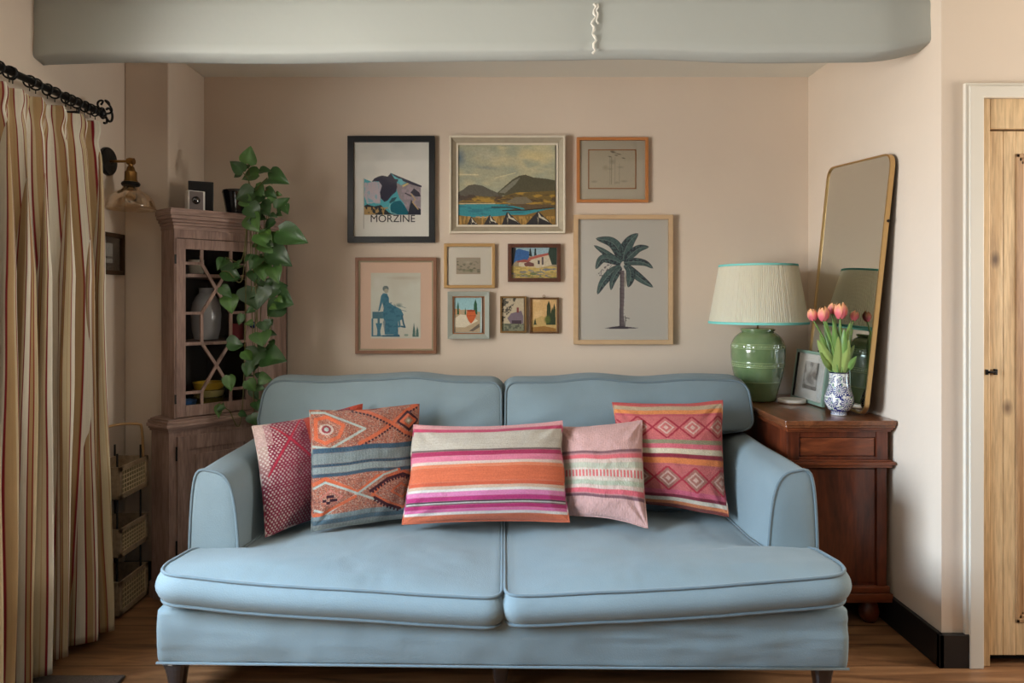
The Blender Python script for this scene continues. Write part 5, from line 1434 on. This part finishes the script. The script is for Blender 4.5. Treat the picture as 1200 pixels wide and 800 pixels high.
# ================================================================== table lamp
lx, ly = 1.192, 3.20
lp = thing('table_lamp', 'green ribbed jar lamp with a pleated cream shade edged in turquoise', 'lamp', (lx, ly, TOP))
k = ly / F
def jr(px): return px * k
def jz(py): return H - (py - VY) * k
pr = [(.070, TOP), (.078, TOP + .003), (.082, TOP + .012)]
pr += [(jr(22.5), jz(457)), (jr(25.5), jz(446)), (jr(28), jz(435)), (jr(29.8), jz(422)), (jr(30.3), jz(414)), (jr(30.2), jz(407)), (jr(28.6), jz(400)), (jr(25.5), jz(394.5)), (jr(21), jz(390.5)), (jr(18), jz(388.5))]
pts = [tuple(p) for p in resample(bez([Vector(p) for p in pr], 120), 220, closed=False)]
tp = pts[-1]
pts += [(jr(17.5), tp[1] + .002), (jr(19), tp[1] + .006), (jr(19.6), tp[1] + .012), (jr(18.5), tp[1] + .016), (jr(14), tp[1] + .016), (.008, tp[1] + .012)]
def relief(r, z, a, i):
    for z0_ in (jz(404.5), jz(426)):
        d = z - z0_
        for o_ in (-.010, .010): r += .0018 * math.exp(-((d - o_) / .0026) ** 2)
        r += .0015 * math.exp(-(d / .005) ** 2) * (1 if int(a / (2 * PI) * 88) % 2 else -.2)
    r += .0014 * math.exp(-((z - jz(446)) / .0022) ** 2)
    return r
g = MB(); g.lathe([(r, z - TOP) for r, z in pts], 0, 0, 0, 176, rfun=lambda r, z, a, i: relief(r, z + TOP, a, i))
g.v = [(x + lx, y + ly, z + TOP) for x, y, z in g.v]
for i_, (x, y, z) in enumerate(g.v):
    a = (i_ % 176); lite = 0.0
    for z0_ in (jz(404.5), jz(426)):
        if abs(z - z0_) < .0028 and a % 2 == 0: lite = .75
        if abs(abs(z - z0_) - .010) < .0016: lite = .5
    if abs(z - jz(446)) < .0014: lite = .45
    g.c.append((lite, lite, lite, 1))
gg = bpy.data.materials.new('green_glaze'); gg.use_nodes = True; N = gg.node_tree.nodes; L = gg.node_tree.links; b = N['Principled BSDF']
b.inputs['Roughness'].default_value = .16; b.inputs['Coat Weight'].default_value = .6; b.inputs['Coat Roughness'].default_value = .04
tc = N.new('ShaderNodeTexCoord'); n = N.new('ShaderNodeTexNoise'); n.inputs['Scale'].default_value = 14; n.inputs['Detail'].default_value = 4; L.new(tc.outputs['Object'], n.inputs['Vector'])
geo = N.new('ShaderNodeNewGeometry'); 
cr = N.new('ShaderNodeValToRGB'); cr.color_ramp.elements[0].position = .35; cr.color_ramp.elements[0].color = C(94, 116, 78); cr.color_ramp.elements[1].position = .7; cr.color_ramp.elements[1].color = C(112, 132, 92)
L.new(n.outputs['Fac'], cr.inputs['Fac']); 
pt = N.new('ShaderNodeAttribute'); pt.attribute_name = 'Col'
mx = N.new('ShaderNodeMix'); mx.data_type = 'RGBA'; L.new(pt.outputs['Fac'], mx.inputs['Factor']); L.new(cr.outputs['Color'], mx.inputs['A']); mx.inputs['B'].default_value = C(168, 184, 132)
L.new(mx.outputs['Result'], b.inputs['Base Color'])
jar = g.build('jar_base', gg, lp, True)
g = MB(); zt = tp[1] + .01
g.tube([(lx, ly, zt), (lx, ly, 1.22)], .0045, 10); g.lathe([(.012, 0), (.014, .01), (.014, .035), (.01, .04)], lx, ly, 1.195, 18); g.lathe([(.016, 0), (.010, .006)], lx, ly, zt, 18); g.build('stem', M['brass'], lp, True)
g = MB(); g.lathe([(.01, 0), (.013, .01), (.026, .045), (.03, .07), (.022, .09), (.001, .10)], lx, ly, 1.235, 20); g.build('bulb', mat('white_bulb', C(226, 222, 212), .3), lp, True)
zb, zt_ = 1.175, 1.448
rb, rt = .2195, .172
npl = 150
def sr(z): t = (z - zb) / (zt_ - zb); return rb + (rt - rb) * t
prf = [(sr(z), z) for z in np.linspace(zb, zt_, 14)]
rs = random.Random(3); jit = [rs.uniform(.5, 1.3) for _ in range(npl + 2)]
def pleat(r, z, a, i):
    q = a / (2 * PI) * npl; return r + .0022 * jit[int(q)] * math.sin(2 * PI * (q % 1))
g = MB(); g.lathe(prf, lx, ly, 0, npl * 6, rfun=pleat, caps=False)
sm = bpy.data.materials.new('pleated_linen'); sm.use_nodes = True; N = sm.node_tree.nodes; L = sm.node_tree.links; N.clear()
o_ = N.new('ShaderNodeOutputMaterial'); d = N.new('ShaderNodeBsdfDiffuse'); t = N.new('ShaderNodeBsdfTranslucent'); mx = N.new('ShaderNodeMixShader'); mx.inputs[0].default_value = .5
d.inputs['Color'].default_value = C(242, 237, 218); t.inputs['Color'].default_value = C(248, 242, 224)
L.new(d.outputs[0], mx.inputs[1]); L.new(t.outputs[0], mx.inputs[2]); L.new(mx.outputs[0], o_.inputs['Surface'])
shd = g.build('lamp_shade', sm, lp, True)
tq = mat('turquoise_tape', C(116, 196, 186), .7)
for z, r in ((zb, rb), (zt_, rt)):
    g = MB(); up_ = .010 if z == zb else -.008
    g.lathe([(r + .0035, z - .001 * (1 if up_ > 0 else -1)), (r + .0045, z + up_ * .5), (sr(z + up_) + .0035, z + up_), (sr(z + up_) - .004, z + up_), (r - .004, z)], lx, ly, 0, 96, caps=False)
    g.build('shade_trim', tq, shd, True)
g = MB()
for a in (0, 2.09, 4.19): g.tube([(lx, ly, 1.225), (lx + (sr(1.24) - .004) * math.cos(a), ly + (sr(1.24) - .004) * math.sin(a), 1.2)], .0018, 5)
g.build('shade_carrier', M['brass'], shd)

# ================================================================== coaster
g = MB(); g.lathe([(.055, 0), (.060, .003), (.061, .013), (.059, .018), (.001, .018)], 0, 0, 0, 48)
co_ = g.build('coaster', mat('white_stone', C(222, 214, 202), .45, noise=.08, nscale=20), None, True); sharp_smooth(co_); co_.location = (1.318, 3.12, TOP + .0005)
tag(co_, 'round white coaster on the sideboard beside the lamp', 'coaster')
g = MB(); g.lathe([(.0612, .003), (.0618, .0045), (.0612, .006)], 0, 0, 0, 48, caps=False); e_ = g.build('rim_line', mat('tan_rim', C(176, 148, 116), .5), None, True); e_.parent = co_

# ================================================================== leaning mirror
mr = thing('mirror', 'tall gold rimmed mirror with rounded corners leaning on the wall', 'mirror', (1.47, 2.95, TOP))
W_, Hh = .535, 1.045
roll = math.radians(4.4)
lean = math.atan2(.068, 1.045)
ly_dir = Vector((0, -1, 0))                  # along the width towards the camera
# local axes: a along -Y (towards camera), b up, n facing the room (-X)
ax_b = Vector((math.sin(lean), 0, math.cos(lean)))
ax_n = Vector((-math.cos(lean), 0, math.sin(lean)))
ca, sa = math.cos(roll), math.sin(roll)
A0 = Vector((0, -1, 0)); 
ua = A0 * ca - ax_b * sa; ub = ax_b * ca + A0 * sa      # rolled axes
org = Vector((1.458, 2.728, TOP + .003))               # near bottom corner
def MR(a, b_, n_): p = org - ua * (W_ - a) + ub * b_ + ax_n * n_; return tuple(p)   # a: 0 far .. W_ near
outl = rounded([(0, 0), (W_, 0), (W_, Hh), (0, Hh)], .06, 10)
g = MB()
n = len(outl); cen = Vector((W_ / 2, Hh / 2))
def inset(o_):
    r_ = max(.06 - o_, .002); return rounded([(o_, o_), (W_ - o_, o_), (W_ - o_, Hh - o_), (o_, Hh - o_)], r_, 10)
I = inset(.0070)
vs = [MR(p.x, p.y, 0) for p in outl] + [MR(p.x, p.y, .019) for p in outl] + [MR(p.x, p.y, .019) for p in I] + [MR(p.x, p.y, .012) for p in I]
fs = []
for k_ in range(3): fs += [(k_ * n + i, k_ * n + (i + 1) % n, (k_ + 1) * n + (i + 1) % n, (k_ + 1) * n + i) for i in range(n)]
fs.append(tuple(range(n))[::-1])
g.add(vs, fs); fo_ = g.build('frame', M['gold'], mr, bevel=.0012); bmfix(fo_)
g = MB(); I2 = inset(.0066); g.add([MR(p.x, p.y, .013) for p in I2], [tuple(range(n))])
mg = g.build('mirror_glass', mat('silvered_glass', C(226, 228, 222), .015, 1.0), mr)
g = MB()
for b_ in (.78,): g.tube([MR(W_ + .004, b_, .004), MR(W_ - .01, b_, .004)], .006, 8)
g.build('hanging_tab', M['iron'], mr)

# ================================================================== small photo frame in front of the mirror
pf = thing('photo_frame', 'grey green photo frame with a black and white photo behind the tulips', 'photo frame', (1.40, 3.08, TOP))
bf_, bn_ = Vector((1.385, 3.262, TOP + .002)), Vector((1.396, 2.965, TOP + .002))
ua_ = (bn_ - bf_).normalized(); W2 = (bn_ - bf_).length; H2 = .235
nn = Vector((0, 0, 1)).cross(ua_); nn = nn if nn.x > 0 else -nn      # away from the room
le = math.radians(8)
ub_ = Vector((0, 0, 1)) * math.cos(le) + nn * math.sin(le); un_ = -(nn * math.cos(le) - Vector((0, 0, 1)) * math.sin(le))
def PFp(a, b_, n_): return tuple(bf_ + ua_ * a + ub_ * b_ + un_ * n_)
g = MB(); w_ = .014
for (a, b, c_, d) in ((0, W2, 0, w_), (0, W2, H2 - w_, H2), (0, w_, w_, H2 - w_), (W2 - w_, W2, w_, H2 - w_)): g.prism([(a, c_), (b, c_), (b, d), (a, d)], 0, .016, PFp)
g.build('frame', mat('sage_painted_wood', C(118, 140, 124), .5), pf, bevel=.0015)
MB().prism([(.01, .01), (W2 - .01, .01), (W2 - .01, H2 - .01), (.01, H2 - .01)], .002, .007, PFp).build('mount', mat('cream_mount', C(236, 230, 218), .8), pf)
MB().prism([(w_, w_), (w_ + .003, w_), (w_ + .003, H2 - w_), (w_, H2 - w_)], .007, .0152, PFp).build('inner_edge', M['dark'], pf)
cv = Canvas(0, 0, 10, 12, 70, 84, C(190, 184, 174)); cv.mix_noise(.4, .35, C(60, 56, 54), -.15, .3, .9, 4); cv.ell(4, 7, 2.4, 3.2, C(70, 66, 62), 10, .8, .6); cv.ell(6.4, 8.5, 2, 2, C(110, 104, 98), 0, .8, .6); cv.rect(0, 10.4, 10, 12, C(54, 50, 48), .7); cv.ell(3, 2.4, 3, 2, C(206, 200, 190), 0, .8, .8)
def pfs(u, v):
    a = .085 + .13 * u; b_ = .185 - .125 * v
    P0 = np.array(tuple(bf_)); return tuple(P0[i] + ua_[i] * a + ub_[i] * b_ + un_[i] * .0078 for i in range(3))
canvas_mesh('photograph', cv, pfs, M['paint'], pf)
MB().prism([(.01, .01), (W2 - .01, .01), (W2 - .01, H2 - .01), (.01, H2 - .01)], .010, .0115, PFp).build('glass', M['glassp'], pf)

# ================================================================== vase
vx, vy = 1.374, 2.795
prv = [(.030, 0), (.031, .004), (.029, .010), (.036, .018), (.046, .030), (.0545, .048), (.056, .062), (.052, .082), (.044, .108), (.0385, .135), (.037, .155), (.0375, .172), (.0385, .176)]
prv = [tuple(p) for p in resample(bez([Vector(p) for p in prv], 90), 110, closed=False)]
seg = 220
WH, BLU, GRN = np.array(C(222, 222, 214)[:3]), np.array(C(36, 46, 112)[:3]), np.array(C(84, 130, 100)[:3])
vs, cs = [], []
zz_ = np.array([p[1] for p in prv]); A_ = np.linspace(0, 2 * PI, seg, endpoint=False)
AA, ZZ = np.meshgrid(A_, zz_); U = AA * .046 / 1.0          # metres around
colv = np.zeros(AA.shape + (3,)); colv[:] = WH
def md(mask, c_):
    global colv
    k_ = np.clip(mask.astype(float), 0, 1)[..., None]; colv = colv * (1 - k_) + c_ * k_
per = 2 * PI * .046
def flower(u0, z0, R_, np_, rot=0):
    du = (U - u0 + per / 2) % per - per / 2; dz = ZZ - z0; r = np.hypot(du, dz); th = np.arctan2(dz, du) + rot
    pet = (np.abs(((th / (2 * PI) * np_) % 1) - .5) < .30)
    md((r < R_) , WH); md((r < R_) & (r > R_ * .42) & pet, BLU); md((r < R_ * .34) & (r > R_ * .2), BLU); md(r < R_ * .14, GRN); md((r > R_ * 1.02) & (r < R_ * 1.12), BLU)
# scattered leaves and scrolls first
n1 = vnoise(U * 170, ZZ * 170, 3); n2 = vnoise(U * 130, ZZ * 130, 9)
body = (ZZ > .022) & (ZZ < .168)
md(body & (np.abs(n1) < .13), BLU); md(body & (n2 > .55), BLU); md(body & (n2 < -.55), GRN)
rv = random.Random(2)
for j in range(6): flower(per * (j / 6) + .004, .102, .0205, 14)
for j in range(6): flower(per * ((j + .5) / 6) + .004, .054, .0175, 12)
for j in range(9): flower(per * j / 9, .142, .0085, 8)
md((ZZ < .018) & (((U / per * 34) % 1) < .55), BLU); md((ZZ > .0185) & (ZZ < .0215), BLU); md(ZZ > .170, np.array(C(30, 34, 60)[:3])); md((ZZ < .003), WH)
g = MB(); g.lathe(prv, 0, 0, 0, seg, caps=False)
n0 = len(g.v); cols_ = colv.reshape(-1, 3)
g.v += [(r * math.cos(a), r * math.sin(a), z) for r, z in ((.034, .174), (.033, .10), (.002, .02)) for a in A_]
g.f += [(len(prv) * seg - seg + i, len(prv) * seg - seg + (i + 1) % seg, n0 + (i + 1) % seg, n0 + i) for i in range(seg)]
g.f += [(n0 + r_ * seg + i, n0 + r_ * seg + (i + 1) % seg, n0 + (r_ + 1) * seg + (i + 1) % seg, n0 + (r_ + 1) * seg + i) for r_ in range(2) for i in range(seg)]
g.f.append(tuple(range(seg))[::-1])
cols_ = np.concatenate([cols_, np.tile(WH, (seg * 3, 1))])
vase = mesh('vase', [(x + vx, y + vy, z + TOP + .001) for x, y, z in g.v], g.f, mat('painted_ceramic', None, .22, attr=True, coat=.5), None, True, cols_, local=Vector((vx, vy, TOP)))
tag(vase, 'white vase painted with blue flowers, holding the tulips', 'vase')

# ================================================================== tulips
def zt2(x, y): return 930 + x / 5.33, 350 + y / 5.33
TUL = [((118, 100), 38, -12), ((186, 96), 44, 0), ((243, 62), 34, 4), ((294, 76), 50, 2), ((382, 106), 32, 14)]
labs = ['coral tulip leaning furthest towards the lamp', 'pink and yellow tulip second from the lamp', 'small tulip at the top, behind the largest bloom', 'largest pink tulip with yellow edges, in the middle', 'tulip leaning towards the mirror edge, apart from the rest']
petal_m = mat('tulip_petal', None, .5, attr=True, sheen=.2)
stem_m = mat('tulip_green', None, .45, attr=True, noise=.15, nscale=30)
vt = Vector((vx, vy, TOP + .16))
def petal(g, c0, axis, side, h, w, col1, col2, open_):
    out_ = side; tang = axis.cross(out_)
    NU, NV2 = 8, 5; vs = []; 
    for i in range(NU + 1):
        t = i / NU
        rad = w * (math.sin(PI * min(.93, t * .8 + .10)) ** .7) * .95 + open_ * t * .0
        hw = w * .82 * (math.sin(PI * min(1, t * .93 + .07)) ** .65)
        for j in range(NV2):
            s = (j / (NV2 - 1) - .5) * 2; ang = s * .85 * (hw / w)
            d = out_ * math.cos(ang) + tang * math.sin(ang)
            vs.append(c0 + axis * (t * h) + d * rad)
            m_ = np.clip(t * 1.5 - .7 + .5 * abs(s), 0, 1) ** 1.2
            g.c.append(tuple(np.array(col1) * (1 - m_) + np.array(col2) * m_))
    g.add(vs, [(i * NV2 + j, i * NV2 + j + 1, (i + 1) * NV2 + j + 1, (i + 1) * NV2 + j) for i in range(NU) for j in range(NV2 - 1)])
rt_ = random.Random(9)
offs = [(-.012, .004), (-.008, -.010), (.0, .010), (.004, -.008), (.014, .0)]
for i, ((hx, hy), hh, tl) in enumerate(TUL):
    yy = vy + (.02, -.015, .03, -.02, .015)[i]
    hc = P(*zt2(hx, hy), yy)                      # centre of the flower
    size = hh / 5.33 * yy / F                     # half height
    ax_ = Vector((math.sin(math.radians(tl)) , -.1, 1)).normalized()
    base_p = hc - ax_ * size
    root = Vector((vx + offs[i][0], vy + offs[i][1], TOP + .04))
    mid = (vt + Vector((offs[i][0] * 1.5, offs[i][1], .0)))
    t = thing('tulip' if i == 0 else 'tulip.%03d' % i, labs[i], 'flower', (root.x, root.y, root.z), 'tulips in the painted vase')
    g = MB(); pts = bez([root, mid + Vector((0, 0, -.02)), vt + Vector((offs[i][0] * 1.5, offs[i][1] * 1.5, .022)), mid.lerp(base_p, .55) + Vector(((base_p.x - vx) * -.12, 0, .012)), base_p + ax_ * .004], 24)
    g.tube(pts, .0034, 8, col=C(104, 138, 62)); g.build('stem', stem_m, t, True)
    g = MB(); rx = ax_.orthogonal().normalized()
    for k_ in range(6):
        a = k_ * PI / 3 + i; sd_ = Matrix.Rotation(a, 3, ax_) @ rx
        petal(g, base_p, ax_, sd_, size * (2.15 if k_ % 2 else 2.0), size * (.80 if k_ % 2 else .88), C(220, 104, 114), C(240, 182, 122), 0)
    o = g.build('bloom', petal_m, t, True)
    # long strap leaves
    for q in range(3):
        g = MB(); top_ = [(-.042, .02, .115), (-.022, -.02, .15), (-.005, .012, .165), (.012, .024, .15), (-.052, -.01, .065), (.002, -.03, .13), (.022, -.02, .15), (-.03, .02, .16), (.052, .0, .13), (.040, -.024, .055), (-.06, -.012, .10), (-.012, -.028, .11), (.03, .02, .12), (.014, -.03, .10), (.06, -.01, .085)][i * 2 + q if q < 2 else 10 + i]
        a0 = Vector((vx + offs[i][0], vy + offs[i][1], TOP + .05)); a1 = vt + Vector((offs[i][0] + max(-.008, min(.008, top_[0] * .2)), offs[i][1] + top_[1] * .2, .018)); tx = min(top_[0], .036); a2 = vt + Vector((tx * 1.0, top_[1], top_[2] * .85)); a3 = vt + Vector((tx * 1.6, top_[1] * 1.2, top_[2] * 1.5))
        ctr = bez([a0, a1, a2, a3], 20); nL = len(ctr); vs = []; g.c = []
        vd = Vector((rt_.uniform(-.6, .6), -1, .1)).normalized()
        gc = (C(132, 162, 84), C(110, 146, 74), C(150, 172, 96))[q]
        for j, p_ in enumerate(ctr):
            tt = j / (nL - 1); d_ = (ctr[min(j + 1, nL - 1)] - ctr[max(j - 1, 0)]).normalized(); s_ = d_.cross(vd).normalized(); w0 = (.021, .019, .024)[q] * math.sin(PI * min(1, tt * .82 + .18)) ** .7 * (1 if tt < .99 else .05) * max(.5, min(1, .5 + (tt - .30) * 4))
            for s2 in (-1, -.5, 0, .5, 1):
                vs.append(p_ + s_ * (s2 * w0) + vd * (-.35 * abs(s2) * w0)); g.c.append(tuple(np.array(gc) * (1.0 + .25 * (s2 == 0) - .1 * abs(s2))))
        g.add(vs, [(j * 5 + m_, j * 5 + m_ + 1, (j + 1) * 5 + m_ + 1, (j + 1) * 5 + m_) for j in range(nL - 1) for m_ in range(4)])
        g.build('leaf', stem_m, t, True)
